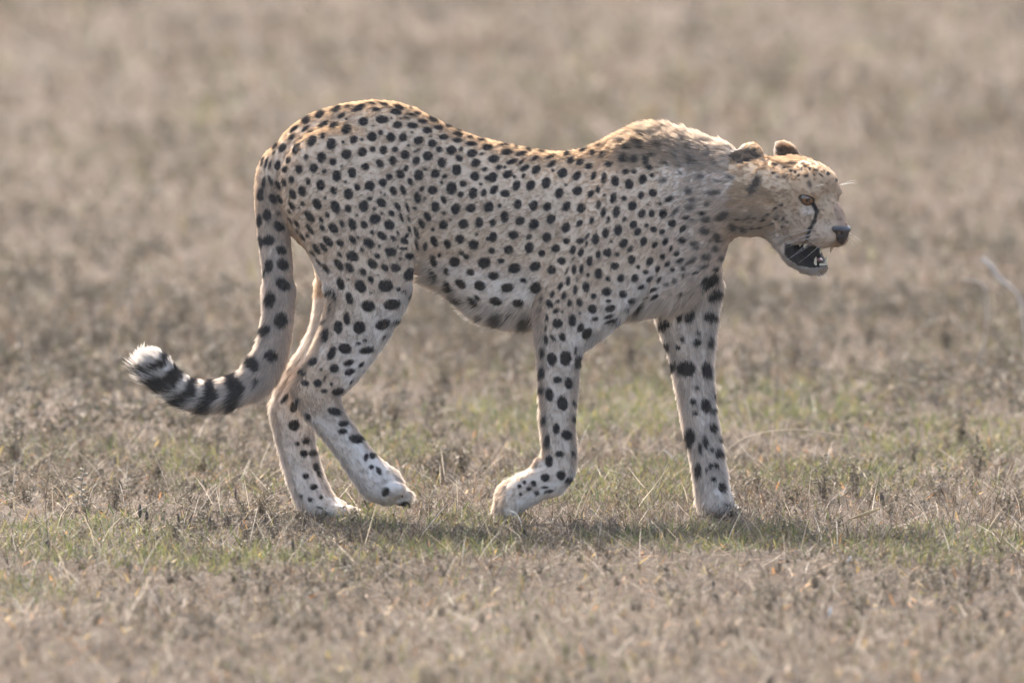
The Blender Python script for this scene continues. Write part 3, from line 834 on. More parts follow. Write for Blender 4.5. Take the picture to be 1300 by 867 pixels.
# lie of the coat: along the limbs, back and down over the trunk, back over the head
flow = np.zeros((FUR_N, 3))
wsum = np.zeros(FUR_N)
anch, adir = [], []
for ch in (near_hind, far_hind, near_fore, far_fore, tail):
    c = ch[:, :3]
    d = np.gradient(c, axis=0)
    d /= np.linalg.norm(d, axis=1)[:, None]
    s0 = 4 if ch is not tail else 1
    anch.append(c[s0:])
    adir.append(d[s0:])
for px in range(380, 960, 25):
    for py, dz in ((170, -0.05), (250, -0.3), (330, -0.45)):
        for yo in (-40, 40):
            anch.append(P(px, py + (60 if px > 880 else 0) * (py < 200), yo)[None])
            adir.append(np.array([[-1.0, 0, dz]]) / math.hypot(1, dz))
anch = np.concatenate(anch)
adir = np.concatenate(adir)
for a, d in zip(anch, adir):
    w = 1.0 / (((root - a) ** 2).sum(1) + 4e-4) ** 2
    flow += w[:, None] * d
    wsum += w
flow /= wsum[:, None]
hd = -HF * 1.0 + HU * 0.12
flow[h_head] = hd + (hc[h_head, 1:2] * 0.012) * HR - HU * (hc[h_head, 2:3] < -20) * 0.5
flow -= nrm * (flow * nrm).sum(1)[:, None]
flow /= np.linalg.norm(flow, axis=1)[:, None] + 1e-9

ln = np.full(FUR_N, 0.0062)
lift = np.full(FUR_N, 0.36)
ln[root[:, 2] < 0.33] = 0.0056
mane = smooth01((rx - 715) / 130) * smooth01((950 - rx) / 40) * smooth01((nrm[:, 2] - 0.3) / 0.4) * smooth01((232 - ry) / 45)
ln += mane * 0.018
lift += mane * 0.75
ruff = smooth01((rx - 830) / 60) * smooth01((1000 - rx) / 30) * (1 - mane)
ln += ruff * 0.003
lift += ruff * 0.06
belly = smooth01((-nrm[:, 2] - 0.5) / 0.4) * (root[:, 2] > 0.33) * (root[:, 2] < 0.5) * (rx > 535) * (rx < 900)
ln += belly * 0.016
lift += belly * 0.3
tfr = atv(tfrac)
tl = h_tail * smooth01((tfr - 10) / 25)
ln += tl * 0.004 + h_tail * smooth01((tfr - 16) / 15) * smooth01((-nrm[:, 2] - 0.1) / 0.5) * 0.019
ln += h_tail * smooth01((tfr - (len(tail_c) - 9)) / 7) * 0.010
lift += h_tail * 0.2
edge = smooth01((np.abs(nrm[:, 0]) - 0.45) / 0.4) * (root[:, 2] < 0.45)
ln += edge * np.where(nrm[:, 0] < 0, 0.006, 0.0035)
lift += edge * 0.65
spine = smooth01((nrm[:, 2] - 0.5) / 0.4) * (root[:, 2] > 0.5)
lift += spine * 0.45
ln += spine * 0.002
hm = h_head
ln[hm] = 0.0065
lift[hm] = 0.28
ln[hm] = 0.0065 - 0.002 * smooth01((hc[hm, 0] + 30) / 30)
nose_z = hm & (hc[:, 0] > 55) & (hc[:, 2] > -64)
ln[nose_z] = 0.001
chk = hm & (hc[:, 2] < 10)
ln[chk] = np.maximum(ln[chk], 0.0045 + 0.0065 * smooth01((-hc[chk, 0] - 10) / 60))
crest = hm & (hc[:, 0] < -50) & (hc[:, 2] > 40) & (np.abs(hc[:, 1]) < 38)
ln[crest] = 0.012
lift[crest] = 0.5
ear = hm & (hc[:, 0] < -118) & (np.abs(hc[:, 1]) > 36) & (hc[:, 2] > 22)
ln[ear] = 0.007
chin = hm & (hc[:, 2] < -118)
ln[chin] = 0.012
msh = atv(mouth)
ln[msh > 0.4] = 0.0008
eyd_h = atv(eyd)
ln[hm & (eyd_h < 1.35)] = 0.0018
ln *= 0.7 + 0.6 * rng.random(FUR_N)
# locks: neighbouring hairs lean together
k1 = np.stack([vnoise(root, 220, s) for s in (11, 12, 13)], 1) - 0.5
k2 = np.stack([vnoise(root, 70, s) for s in (21, 22, 23)], 1) - 0.5
dirv = flow + nrm * lift[:, None] + k1 * 0.75 + k2 * 0.35 + rng.normal(0, 0.10, (FUR_N, 3))
k3 = np.stack([vnoise(root, 95, s) for s in (51, 52, 53)], 1) - 0.5
dirv += mane[:, None] * (np.array([-0.15, 0, 0.6]) + k3 * np.array([1.5, 1.2, 0.8]))
dirv += (belly[:, None] * np.array([0.0, 0, -0.55]))
dirv /= np.linalg.norm(dirv, axis=1)[:, None]
bend = flow * 0.35 - nrm * 0.12
bend[:, 2] -= 0.12
keep = ln > 0.0012
root, nrm, dirv, bend, ln = root[keep], nrm[keep], dirv[keep], bend[keep], ln[keep]
hcol_v = atv(coat)[keep]
sh = atv(shade)[keep]
n = len(root)
K = 4
t = np.linspace(0, 1, K)
shiftb = flow[keep] * np.minimum(ln * 0.55, 0.0075)[:, None]
pos = (root - shiftb)[:, None] - nrm[:, None] * 0.0008 + ln[:, None, None] * (dirv[:, None] * t[None, :, None] + bend[:, None] * (t ** 2)[None, :, None])
rad0 = np.where(ln > 0.014, 0.00046, 0.00036)
rad = rad0[:, None] * np.array([1.0, 0.95, 0.7, 0.18])[None]
lk = vnoise(root, 330, 41) - 0.5 + 0.7 * (vnoise(root, 120, 42) - 0.5)
hsv = 1 + rng.normal(0, 0.16, n) * (1 - sh * 0.5) + lk * np.where(h_head[keep], 0.14, 0.40)
hcol = np.clip(hcol_v * hsv[:, None], 0.005, 0.95)
mane_k = mane[keep]
lock = vnoise(root, 95, 51)
palem = mane_k[:, None] * (0.5 * smooth01((lock - 0.35) / 0.25))[:, None]
hcol = hcol * (1 - palem) + np.array((0.60, 0.50, 0.39)) * palem
dk = (mane_k > 0.3) & (lock < 0.24) & (rng.random(n) < 0.5)
hcol[dk] *= 0.4
cu = bpy.data.hair_curves.new('fur')
cu.add_curves([K] * n)
cu.attributes['position'].data.foreach_set('vector', pos.astype(np.float32).ravel())
ra = cu.attributes.get('radius') or cu.attributes.new('radius', 'FLOAT', 'POINT')
ra.data.foreach_set('value', rad.astype(np.float32).ravel())
hcp = np.ones((n, 4), np.float32)
hcp[:, :3] = hcol
ca = cu.attributes.new('Col', 'FLOAT_COLOR', 'CURVE')
ca.data.foreach_set('color', hcp.ravel())
furm = bpy.data.materials.new('fur_strands')
furm.use_nodes = True
nt = furm.node_tree
nt.nodes.remove(nt.nodes['Principled BSDF'])
out = nt.nodes['Material Output']
an = nt.nodes.new('ShaderNodeAttribute')
an.attribute_name = 'Col'
df = nt.nodes.new('ShaderNodeBsdfDiffuse')
tr = nt.nodes.new('ShaderNodeBsdfTranslucent')
gl = nt.nodes.new('ShaderNodeBsdfHair')
gl.component = 'Reflection'
gl.inputs['RoughnessU'].default_value = 0.35
gl.inputs['RoughnessV'].default_value = 0.6
gl.inputs['Color'].default_value = (0.5, 0.47, 0.44, 1)
m1 = nt.nodes.new('ShaderNodeMixShader')
m1.inputs[0].default_value = 0.5
m2 = nt.nodes.new('ShaderNodeMixShader')
m2.inputs[0].default_value = 0.10
for q in (df, tr):
    nt.links.new(an.outputs['Color'], q.inputs['Color'])
nt.links.new(df.outputs[0], m1.inputs[1])
nt.links.new(tr.outputs[0], m1.inputs[2])
nt.links.new(m1.outputs[0], m2.inputs[1])
nt.links.new(gl.outputs[0], m2.inputs[2])
nt.links.new(m2.outputs[0], out.inputs['Surface'])
cu.materials.append(furm)
fur = link(bpy.data.objects.new('fur', cu), cheetah)

# ------------------------------------------------------------------ eyes, nose, teeth, tongue, whiskers, claws
def hpts(A):
    A = np.asarray(A, float)
    return HO + (A[:, :1] * HF + A[:, 1:2] * HR + A[:, 2:3] * HU) * 0.001


def uvball(c, r, rings=20, segs=28, axis=(1, 0, 0)):
    """unit ball round an axis in head millimetres; returns verts, faces, polar angle"""
    ax = np.array(axis, float)
    ax /= np.linalg.norm(ax)
    t1 = np.cross(ax, (0, 0, 1.0))
    t1 /= np.linalg.norm(t1)
    t2 = np.cross(t1, ax)
    V, A = [], []
    for i in range(rings + 1):
        th = math.pi * i / rings
        for j in range(segs):
            ph = 2 * math.pi * j / segs
            d = ax * math.cos(th) + (t1 * math.cos(ph) + t2 * math.sin(ph)) * math.sin(th)
            V.append(np.asarray(c) + np.asarray(r) * d)
            A.append(math.degrees(th))
    F = [[i * segs + j, i * segs + (j + 1) % segs, (i + 1) * segs + (j + 1) % segs, (i + 1) * segs + j] for i in range(rings) for j in range(segs)]
    return np.array(V), np.array(F), np.array(A)


eye_m, nt, b, o = new_mat('wet_eye')
va = nt.nodes.new('ShaderNodeVertexColor')
va.layer_name = 'Col'
nt.links.new(va.outputs[0], b.inputs['Base Color'])
b.inputs['Roughness'].default_value = 0.12
b.inputs['Coat Weight'].default_value = 1.0
b.inputs['Coat Roughness'].default_value = 0.02
for s_ in (1, -1):
    V, F, A = uvball((-1.0, s_ * 34.5, -0.5), (15, 15, 15), 40, 40, (0.72, s_ * 0.70, -0.02))
    c = np.tile((0.03, 0.018, 0.012), (len(V), 1))
    iris = (A < 44)
    g = np.clip((A - 14) / 30, 0, 1)[:, None]
    c[iris] = (np.array((0.17, 0.072, 0.024)) * (1 - g) + np.array((0.10, 0.042, 0.016)) * g)[iris]
    c[A < 15] = (0.004, 0.004, 0.004)
    eye = mesh_obj('eye', hpts(V), F, eye_m, cheetah, c, smooth=True)
    eye['label'] = 'amber eye with round black pupil'

# nose leather
nose_m = plain('nose_leather', (0.030, 0.026, 0.027), 0.42, 0.5, 0.15, 0.35, 400)
nf = Field(HO + np.array([-0.02, -0.12, -0.12]), HO + np.array([0.09, 0.02, 0.02]), 0.0012)
hell(nf, (62, 0, -46), (17, 23, 11), 5)
hell(nf, (65, 0, -57), (14, 14, 14), 7)
hell(nf, (69, 0, -66), (8, 3, 9), 5)
for s_ in (1, -1):
    hell(nf, (76, s_ * 14, -52), (9, 4.5, 4), 2, cut=True, rot=yawed(s_ * 30, 0, s_ * 20))
nV, nF = nf.mesh()
mesh_obj('nose', relax(nV, nF, 1), nF, nose_m, cheetah, smooth=True)
del nf

tooth_m = plain('tooth_enamel', (0.62, 0.54, 0.40), 0.3, 0.5, 0.2, 0.12, 200)
def tooth(base, tip, r, name='tooth'):
    base, tip = np.array(base, float), np.array(tip, float)
    ax = (tip - base) / np.linalg.norm(tip - base)
    t1 = np.cross(ax, (0, 1.0, 0)); t1 /= np.linalg.norm(t1)
    t2 = np.cross(ax, t1)
    V, F = [], []
    m = 10
    prof = [(0, 1.0), (0.35, 0.92), (0.7, 0.6), (0.92, 0.25), (1.0, 0.04)]
    for (q, rr) in prof:
        cc = base + (tip - base) * q + np.array((-1.6, 0, 0)) * math.sin(q * math.pi)
        for j in range(m):
            a = 2 * math.pi * j / m
            V.append(cc + (t1 * math.cos(a) + t2 * math.sin(a)) * r * rr)
    for i in range(len(prof) - 1):
        for j in range(m):
            F.append([i * m + j, i * m + (j + 1) % m, (i + 1) * m + (j + 1) % m, (i + 1) * m + j])
    return mesh_obj(name, hpts(V), np.array(F), tooth_m, cheetah, smooth=True)
for s_ in (1, -1):
    tooth((26, s_ * 13.5, -128), (26, s_ * 16, -108), 3.2)      # lower canines
    tooth((38, s_ * 14, -84), (34, s_ * 15, -101), 3.2)          # upper canines
    tooth((2, s_ * 22, -90), (0, s_ * 23, -98), 3.4)            # cheek teeth
    tooth((-9, s_ * 24, -90), (-10, s_ * 25, -97), 3.4)
for j in range(6):
    tooth((33, (j - 2.5) * 3.6, -124), (34, (j - 2.5) * 3.6, -119), 1.5)
tongue_m = plain('tongue', (0.20, 0.085, 0.08), 0.35, 0.5, 0.3, 0.2, 300)
V, F, A = uvball((0, 0, -116), (28, 13, 5), 14, 20, (1, 0, 0))
V[:, 2] += -0.004 * (V[:, 0] - 6) ** 2 * (V[:, 0] > 6) * 0.4
mesh_obj('tongue', hpts(V), F, tongue_m, cheetah, smooth=True)

# whiskers and brow hairs
wp = []
for s_ in (1, -1):
    for row in range(3):
        for j in range(3):
            f0 = 46 - j * 11 + row * 1.5
            u0 = -54 - row * 7
            r0 = 22 + j * 3.2 - abs(row - 1.5)
            L = 55 + 22 * rng.random() + 9 * j
            st = np.array((f0, s_ * r0, u0))
            d = np.array((-0.10 + 0.15 * rng.normal(), s_ * 0.9, -0.12 - 0.12 * row + 0.1 * rng.normal()))
            d /= np.linalg.norm(d)
            t = np.linspace(0, 1, 6)[:, None]
            wp.append(hpts(st + d * t * L + np.array((-22, 0, -14)) * t ** 2))
    for j in range(4):
        st = np.array((12, s_ * (28 + j * 3), 24))
        d = np.array((0.75, s_ * 0.35, 0.5 + 0.12 * rng.normal()))
        t = np.linspace(0, 1, 6)[:, None]
        wp.append(hpts(st + d * t * 42 + np.array((0, 0, -8)) * t ** 2))
for j in range(9):
    st = np.array((26 + 3 * rng.random(), rng.uniform(-14, 14), -138))
    t = np.linspace(0, 1, 6)[:, None]
    wp.append(hpts(st + np.array((0.5 + .3 * rng.normal(), .3 * rng.normal(), -0.7)) * t * 17))
wp = np.array(wp)
wc = bpy.data.hair_curves.new('whiskers')
wc.add_curves([6] * len(wp))
wc.attributes['position'].data.foreach_set('vector', wp.astype(np.float32).ravel())
ra = wc.attributes.get('radius') or wc.attributes.new('radius', 'FLOAT', 'POINT')
ra.data.foreach_set('value', np.tile(np.array([.00022, .0002, .00017, .00014, .0001, .00005], np.float32), len(wp)))
wc.materials.append(plain('whisker_hair', (0.75, 0.72, 0.68), 0.4))
link(bpy.data.objects.new('whiskers', wc), cheetah)

# claws
claw_m = plain('claw_horn', (0.05, 0.04, 0.035), 0.4, 0.5, 0.1, 0.3, 300)
def claw(px, py, yo, dx, dy):
    a = P(px, py, yo)
    d = np.array([dx, 0, -dy]) / math.hypot(dx, dy)
    up = np.array([-d[2], 0, d[0]])
    V, F = [], []
    m = 8
    for i, (q, rr) in enumerate(((-4, 2.6), (1, 2.4), (5, 1.7), (8, 0.8), (9.5, 0.1))):
        c = a + (d * q - up * 0.03 * q * q) * 0.001
        for j in range(m):
            an_ = 2 * math.pi * j / m
            V.append(c + (up * math.cos(an_) * 1.25 + np.array([0, 1, 0]) * math.sin(an_) * 0.8) * rr * 0.001)
    for i in range(4):
        for j in range(m):
            F.append([i * m + j, i * m + (j + 1) % m, (i + 1) * m + (j + 1) % m, (i + 1) * m + j])
    mesh_obj('claw', np.array(V), np.array(F), claw_m, cheetah, smooth=True)
for (px, py, dx, dy, yo) in ((518, 638, .6, .8, -49), (455, 655, 1, .3, 45), (934, 655, .9, .5, 40)):
    for j in range(4):
        sh = (-15, -2, 0, -10)[j]
        claw(px + dx * sh, py + dy * sh, yo + (j - 1.5) * 13.5, dx, dy)
for j in range(4):
    claw(638 + (9, 1, 0, 6)[j], 655 - (9, 1, 0, 6)[j] * .5, -50 + (j - 1.5) * 13.5, 0.35, 1)

# ------------------------------------------------------------------ plants
def leaf_mat(name, trans=0.4, rough=0.6):
    m = bpy.data.materials.new(name)
    m.use_nodes = True
    nt = m.node_tree
    nt.nodes.remove(nt.nodes['Principled BSDF'])
    out = nt.nodes['Material Output']
    a = nt.nodes.new('ShaderNodeVertexColor')
    a.layer_name = 'Col'
    df = nt.nodes.new('ShaderNodeBsdfDiffuse')
    tr = nt.nodes.new('ShaderNodeBsdfTranslucent')
    gl = nt.nodes.new('ShaderNodeBsdfGlossy')
    gl.inputs['Roughness'].default_value = rough
    gl.inputs['Color'].default_value = (0.5, 0.5, 0.5, 1)
    m1 = nt.nodes.new('ShaderNodeMixShader')
    m1.inputs[0].default_value = trans
    m2 = nt.nodes.new('ShaderNodeMixShader')
    m2.inputs[0].default_value = 0.07
    nt.links.new(a.outputs[0], df.inputs['Color'])
    nt.links.new(a.outputs[0], tr.inputs['Color'])
    nt.links.new(df.outputs[0], m1.inputs[1])
    nt.links.new(tr.outputs[0], m1.inputs[2])
    nt.links.new(m1.outputs[0], m2.inputs[1])
    nt.links.new(gl.outputs[0], m2.inputs[2])
    nt.links.new(m2.outputs[0], out.inputs['Surface'])
    return m


grass_m = leaf_mat('green_blade', 0.45)
dry_m = leaf_mat('dry_blade', 0.38)
herb_m = leaf_mat('herb_leaf', 0.25)


def scatter(dens, y0, y1, margin=0.7):
    """random ground points inside the widening corridor the picture sees; dens per square metre"""
    d0, d1 = 22 + y0, 22 + y1
    hw1 = 0.5 * 1300 * SC * d1 / CD + margin + max(0, y1) * 0.22
    nn_ = int(dens * (y1 - y0) * 2 * hw1)
    y = rng.uniform(y0, y1, nn_)
    x = rng.uniform(-hw1, hw1, nn_)
    ok = np.abs(x) < 0.5 * 1300 * SC * (22 + y) / CD + margin + np.maximum(0, y) * 0.22
    return np.stack([x[ok], y[ok]], 1)


def blades(p, h, w, lean, curl, col, base=None, flat=0.0, jit=0.18):
    """strips of three faces, tapering to a point. p (n,2) roots; h, w (n,) metres; returns V, F, C"""
    n_ = len(p)
    az = rng.uniform(0, 2 * math.pi, n_)
    d = np.stack([np.cos(az), np.sin(az), np.zeros(n_)], 1)
    fa = az + rng.uniform(0, math.pi, n_)
    s_ = np.stack([np.cos(fa), np.sin(fa), np.zeros(n_)], 1)
    z0 = ground_z(p[:, 0], p[:, 1]) - 0.004
    root_ = np.stack([p[:, 0], p[:, 1], z0], 1)
    up = np.array([0, 0, 1.0])
    fine = n_ > 0 and p[:, 1].max() < 2.5                # near ones get three segments, far ones two
    ts = (0, 0.4, 0.75, 1.0) if fine else (0, 0.5, 1.0)
    ws = (0.8, 1.0, 0.65, 0.0) if fine else (0.8, 0.9, 0.0)
    L_ = len(ts) - 1
    nv_ = 2 * L_ + 1
    V = np.zeros((n_, nv_, 3))
    ln_ = lean[:, None]
    cu_ = curl[:, None]
    for i, t in enumerate(ts):
        c = root_ + h[:, None] * (up * (t * np.cos(ln_) - cu_ * t * t * 0.6) + d * (t * np.sin(ln_) + cu_ * t * t))
        c[:, 2] = np.maximum(c[:, 2], z0 + 0.004 + 0.002 * t)
        if i < L_:
            V[:, 2 * i] = c - s_ * (w * ws[i] * 0.5)[:, None]
            V[:, 2 * i + 1] = c + s_ * (w * ws[i] * 0.5)[:, None]
        else:
            V[:, nv_ - 1] = c
    o_ = (np.arange(n_) * nv_)[:, None]
    q = np.array([[0, 1, 3], [0, 3, 2], [2, 3, 5], [2, 5, 4], [4, 5, 6]] if fine else [[0, 1, 3], [0, 3, 2], [2, 3, 4]])
    F = (o_[:, None] + q[None]).reshape(-1, 3)
    C = np.clip(np.repeat((col * (1 + rng.normal(0, jit, (n_, 1))))[:, None], nv_, 1), 0.006, 0.9)
    return V.reshape(-1, 3), F, C.reshape(-1, 3)


def gather(parts):
    V, F, C, o_ = [], [], [], 0
    for v, f_, c in parts:
        V.append(v)
        F.append(f_ + o_)
        C.append(c)
        o_ += len(v)
    return np.concatenate(V), np.concatenate(F), np.concatenate(C)


def palette(n_, cols, wts_):
    cols = np.array(cols)
    return cols[rng.choice(len(cols), n_, p=np.array(wts_) / sum(wts_))]


# greener places, read off the photograph (pixel centre, radii)
GREEN = [(640, 530, 90, 26), (800, 530, 90, 34), (1000, 525, 160, 28), (1060, 612, 120, 26), (760, 625, 160, 30), (230, 590, 70, 20), (130, 690, 150, 24),
         (300, 712, 180, 20), (600, 660, 80, 20), (900, 690, 160, 20), (1200, 560, 120, 30), (40, 745, 60, 16), (1180, 700, 120, 24), (480, 570, 80, 24), (690, 560, 50, 20),
         (860, 600, 60, 24), (560, 700, 120, 16), (470, 660, 60, 14)]
BARE = [(650, 810, 900, 75), (1020, 725, 110, 16), (150, 730, 120, 10), (240, 760, 160, 20)]
DUSKY = [(70, 330, 200, 60), (1150, 320, 170, 40), (560, 590, 60, 40), (1050, 400, 200, 30), (150, 470, 250, 40), (700, 685, 170, 22), (330, 620, 150, 30),  # patch below the body puts the cheetah's shadow into grass colour and herbs
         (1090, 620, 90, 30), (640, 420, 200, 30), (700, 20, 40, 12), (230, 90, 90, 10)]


def patch(p, table):
    z = np.zeros(len(p))
    q = np.stack([p[:, 0], p[:, 1], np.zeros(len(p))], 1)
    px, py, _ = to_px(q)
    nz = (vnoise(p, 3.0, 41) - 0.5) * 1.2 + (vnoise(p, 9.0, 42) - 0.5) * 0.8
    for (cx, cy, rx_, ry_) in table:
        dd = np.sqrt(((px - cx) / rx_) ** 2 + ((py - cy) / ry_) ** 2)
        z = np.maximum(z, smooth01((1.25 - dd + nz * 0.45) / 0.7))
    return z


def blob(p, sc, seed, lo, hi):
    return smooth01((vnoise(p * np.array([1.0, 0.45]), sc, seed) - lo) / (hi - lo))


STRAW = [(0.30, 0.245, 0.175), (0.225, 0.188, 0.14), (0.165, 0.142, 0.112), (0.12, 0.104, 0.085), (0.46, 0.41, 0.33), (0.33, 0.205, 0.11)]
STRAW = [tuple(np.array(c_) * np.array((0.455, 0.412, 0.388))) for c_ in STRAW]
STRAW_W = [3, 4, 4, 4, 0.9, 0.7]
GREENC = [(0.125, 0.145, 0.045), (0.175, 0.18, 0.065), (0.085, 0.115, 0.042), (0.26, 0.225, 0.09)]
GREENC = [tuple(np.array(c_) * 0.74) for c_ in GREENC]
GREEN_W = [3, 3, 2, 2]
HERBC = [(0.080, 0.070, 0.052), (0.12, 0.105, 0.082), (0.06, 0.058, 0.042), (0.09, 0.09, 0.052), (0.20, 0.165, 0.125)]
HERBC = [tuple(np.array(c_) * np.array((0.74, 0.70, 0.68))) for c_ in HERBC]
HERB_W = [3, 3, 2, 2, 1]

dry_parts, green_parts = [], []
# dry grass: (density, from, to, height, width)
for (dens, y0, y1, hm_, wm_) in ((5200, -3.6, 1.6, 0.034, 0.0019), (2600, 1.6, 5.5, 0.042, 0.0026), (720, 5.5, 12, 0.060, 0.0058), (185, 12, 36, 0.085, 0.011)):
    p = scatter(dens, y0, y1)
    k = rng.random(len(p)) < (0.5 + 0.5 * blob(p, 2.6, 51, 0.25, 0.7)) * (1 - 0.2 * patch(p, BARE))
    p = p[k]
    n_ = len(p)
    tall = blob(p, 0.9, 52, 0.45, 0.8) * (0.4 if y0 > 5 else 1.0)
    h = hm_ * (0.5 + rng.random(n_)) * (0.75 + 0.8 * tall)
    lean = np.abs(rng.normal(0.55, 0.4, n_))
    curl = np.abs(rng.normal(0.3, 0.35, n_))
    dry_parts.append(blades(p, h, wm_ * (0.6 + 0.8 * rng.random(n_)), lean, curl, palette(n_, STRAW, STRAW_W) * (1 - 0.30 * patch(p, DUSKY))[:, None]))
    # litter lying flat
    p = scatter(dens * 0.35, y0, y1)
    n_ = len(p)
    dry_parts.append(blades(p, hm_ * 1.2 * (0.5 + rng.random(n_)), wm_ * (0.7 + rng.random(n_)), np.full(n_, 1.35) + rng.normal(0, 0.12, n_), np.abs(rng.normal(0.15, 0.2, n_)),
                            palette(n_, STRAW, [3, 3, 4, 4, 2, 1])))
# long loose stalks and orange withered blades
for (dens, y0, y1) in ((420, -3.6, 2.0), (160, 2.0, 8)):
    p = scatter(dens, y0, y1)
    n_ = len(p)
    dry_parts.append(blades(p, rng.uniform(0.05, 0.13, n_), rng.uniform(0.0008, 0.0016, n_), np.abs(rng.normal(0.95, 0.4, n_)), np.abs(rng.normal(0.3, 0.3, n_)),
                            palette(n_, [(0.36, 0.31, 0.24), (0.50, 0.45, 0.38), (0.25, 0.2, 0.14), (0.14, 0.11, 0.08)], [3, 1.2, 3, 4])))
    p = scatter(dens * 0.5, y0, y1)
    n_ = len(p)
    dry_parts.append(blades(p, rng.uniform(0.018, 0.035, n_), rng.uniform(0.003, 0.005, n_), np.abs(rng.normal(0.7, 0.4, n_)), np.abs(rng.normal(0.4, 0.3, n_)),
                            palette(n_, [(0.36, 0.19, 0.085), (0.38, 0.27, 0.11), (0.30, 0.21, 0.14)], [2, 2, 3])))
V, F, C = gather(dry_parts)
dg = mesh_obj('dry_grass', V, F, dry_m, None, C)
dg['kind'] = 'stuff'
tag(dg, 'short straw coloured and grey dry grass covering the plain', 'grass')

for (dens, y0, y1, hm_, wm_) in ((6000, -3.6, 1.8, 0.028, 0.0022), (3000, 1.8, 5.5, 0.034, 0.003), (800, 5.5, 12, 0.055, 0.005), (300, 12, 34, 0.08, 0.008)):
    p = scatter(dens, y0, y1)
    g_ = np.maximum(patch(p, GREEN) if y0 < 5 else 0.08 * blob(p, 0.35, 66, 0.5, 0.75), (0.30 if y0 < 5 else 0.06) * blob(p, 3.2, 61, 0.5, 0.8)) + (0.05 if y0 < 5 else 0.02)
    k = rng.random(len(p)) < g_ * (1 - 0.6 * patch(p, BARE))
    p = p[k]
    n_ = len(p)
    h = hm_ * (0.5 + rng.random(n_))
    green_parts.append(blades(p, h, wm_ * (0.6 + 0.8 * rng.random(n_)), np.abs(rng.normal(0.4, 0.3, n_)), np.abs(rng.normal(0.25, 0.25, n_)), palette(n_, GREENC, GREEN_W)))
V, F, C = gather(green_parts)
gg = mesh_obj('green_grass', V, F, grass_m, None, C)
gg['kind'] = 'stuff'
tag(gg, 'patches of short fresh green grass among the dry stalks', 'grass')


# small woody herbs with curled leaves: a few shapes, repeated
def herb(seed, nstem, hh, nleaf, lw, ll, up_=0.55):
    r_ = np.random.default_rng(seed)
    V, F, C = [], [], []

    def quad(a, b, w0, w1, sd, c):
        o_ = len(V)
        V.extend([a - sd * w0, a + sd * w0, b + sd * w1, b - sd * w1])
        F.extend([[o_, o_ + 1, o_ + 2], [o_, o_ + 2, o_ + 3]])
        C.extend([c] * 4)
    for s in range(nstem):
        az = r_.uniform(0, 6.28)
        le = abs(r_.normal(0.35, 0.25))
        L = hh * r_.uniform(0.55, 1.1)
        pts = []
        for t in np.linspace(0, 1, 4):
            rr = L * (t * math.sin(le) + 0.25 * t * t * le)
            pts.append(np.array([math.cos(az) * rr + r_.normal(0, .002), math.sin(az) * rr + r_.normal(0, .002), L * t * math.cos(le)]))
        sd = np.array([-math.sin(az + 0.7), math.cos(az + 0.7), 0])
        c0 = np.array((0.10, 0.078, 0.058)) * r_.uniform(0.7, 1.5)
        for i in (0, 1):
            quad(pts[(0, 2)[i]], pts[(2, 3)[i]], 0.0010 - 0.0003 * i, 0.0007 - 0.0004 * i, sd, c0)
        for l in range(nleaf):
            t = r_.uniform(0.2, 1.0)
            i = min(2, int(t * 3))
            a = pts[i] + (pts[i + 1] - pts[i]) * (t * 3 - i)
            la = r_.uniform(0, 6.28)
            el = r_.normal(up_, 0.5)
            dd = np.array([math.cos(la) * math.cos(el), math.sin(la) * math.cos(el), math.sin(el)])
            sd2 = np.cross(dd, r_.normal(0, 1, 3))
            sd2 /= np.linalg.norm(sd2) + 1e-9
            LL = ll * r_.uniform(0.5, 1.2)
            W = lw * r_.uniform(0.5, 1.1)
            c = np.array(HERBC[r_.choice(len(HERBC), p=np.array(HERB_W) / sum(HERB_W))]) * r_.uniform(0.75, 1.35)
            mid = a + dd * LL * 0.5 + np.cross(dd, sd2) * LL * 0.12
            o_ = len(V)
            V.extend([a, mid - sd2 * W, mid + sd2 * W, a + dd * LL + np.array([0, 0, -0.3 * LL])])
            F.extend([[o_, o_ + 1, o_ + 2], [o_ + 1, o_ + 3, o_ + 2]])
            C.extend([c] * 4)
    return np.array(V), np.array(F), np.array(C)


FAR_HERBS = [herb(150 + i, 4, rng.uniform(0.035, 0.06), 6, 0.0042, 0.018) for i in range(6)]
HERBS = [herb(100 + i, int(rng.integers(4, 8)), rng.uniform(0.030, 0.062), int(rng.integers(6, 10)), rng.uniform(0.0018, 0.0032), rng.uniform(0.010, 0.017)) for i in range(12)]


def replicate(protos, p, sc, tint):
    parts = []
    which = rng.integers(0, len(protos), len(p))
    z = ground_z(p[:, 0], p[:, 1]) - 0.003
    for i, (v, f_, c) in enumerate(protos):
        m = np.nonzero(which == i)[0]
        if len(m) == 0:
            continue
        a = rng.uniform(0, 6.28, len(m))
        ca_, sa_ = np.cos(a)[:, None], np.sin(a)[:, None]
        X = (v[None, :, 0] * ca_ - v[None, :, 1] * sa_) * sc[m][:, None] + p[m, :1]
        Y = (v[None, :, 0] * sa_ + v[None, :, 1] * ca_) * sc[m][:, None] + p[m, 1:2]
        Z = v[None, :, 2] * sc[m][:, None] * rng.uniform(0.8, 1.2, (len(m), 1)) + z[m][:, None]
        Fv = (f_[None] + (np.arange(len(m)) * len(v))[:, None, None]).reshape(-1, 3)
        parts.append((np.stack([X, Y, Z], -1).reshape(-1, 3), Fv, np.clip((c[None] * tint[m][:, None, None]).reshape(-1, 3), 0.006, 0.9)))
    return gather(parts)


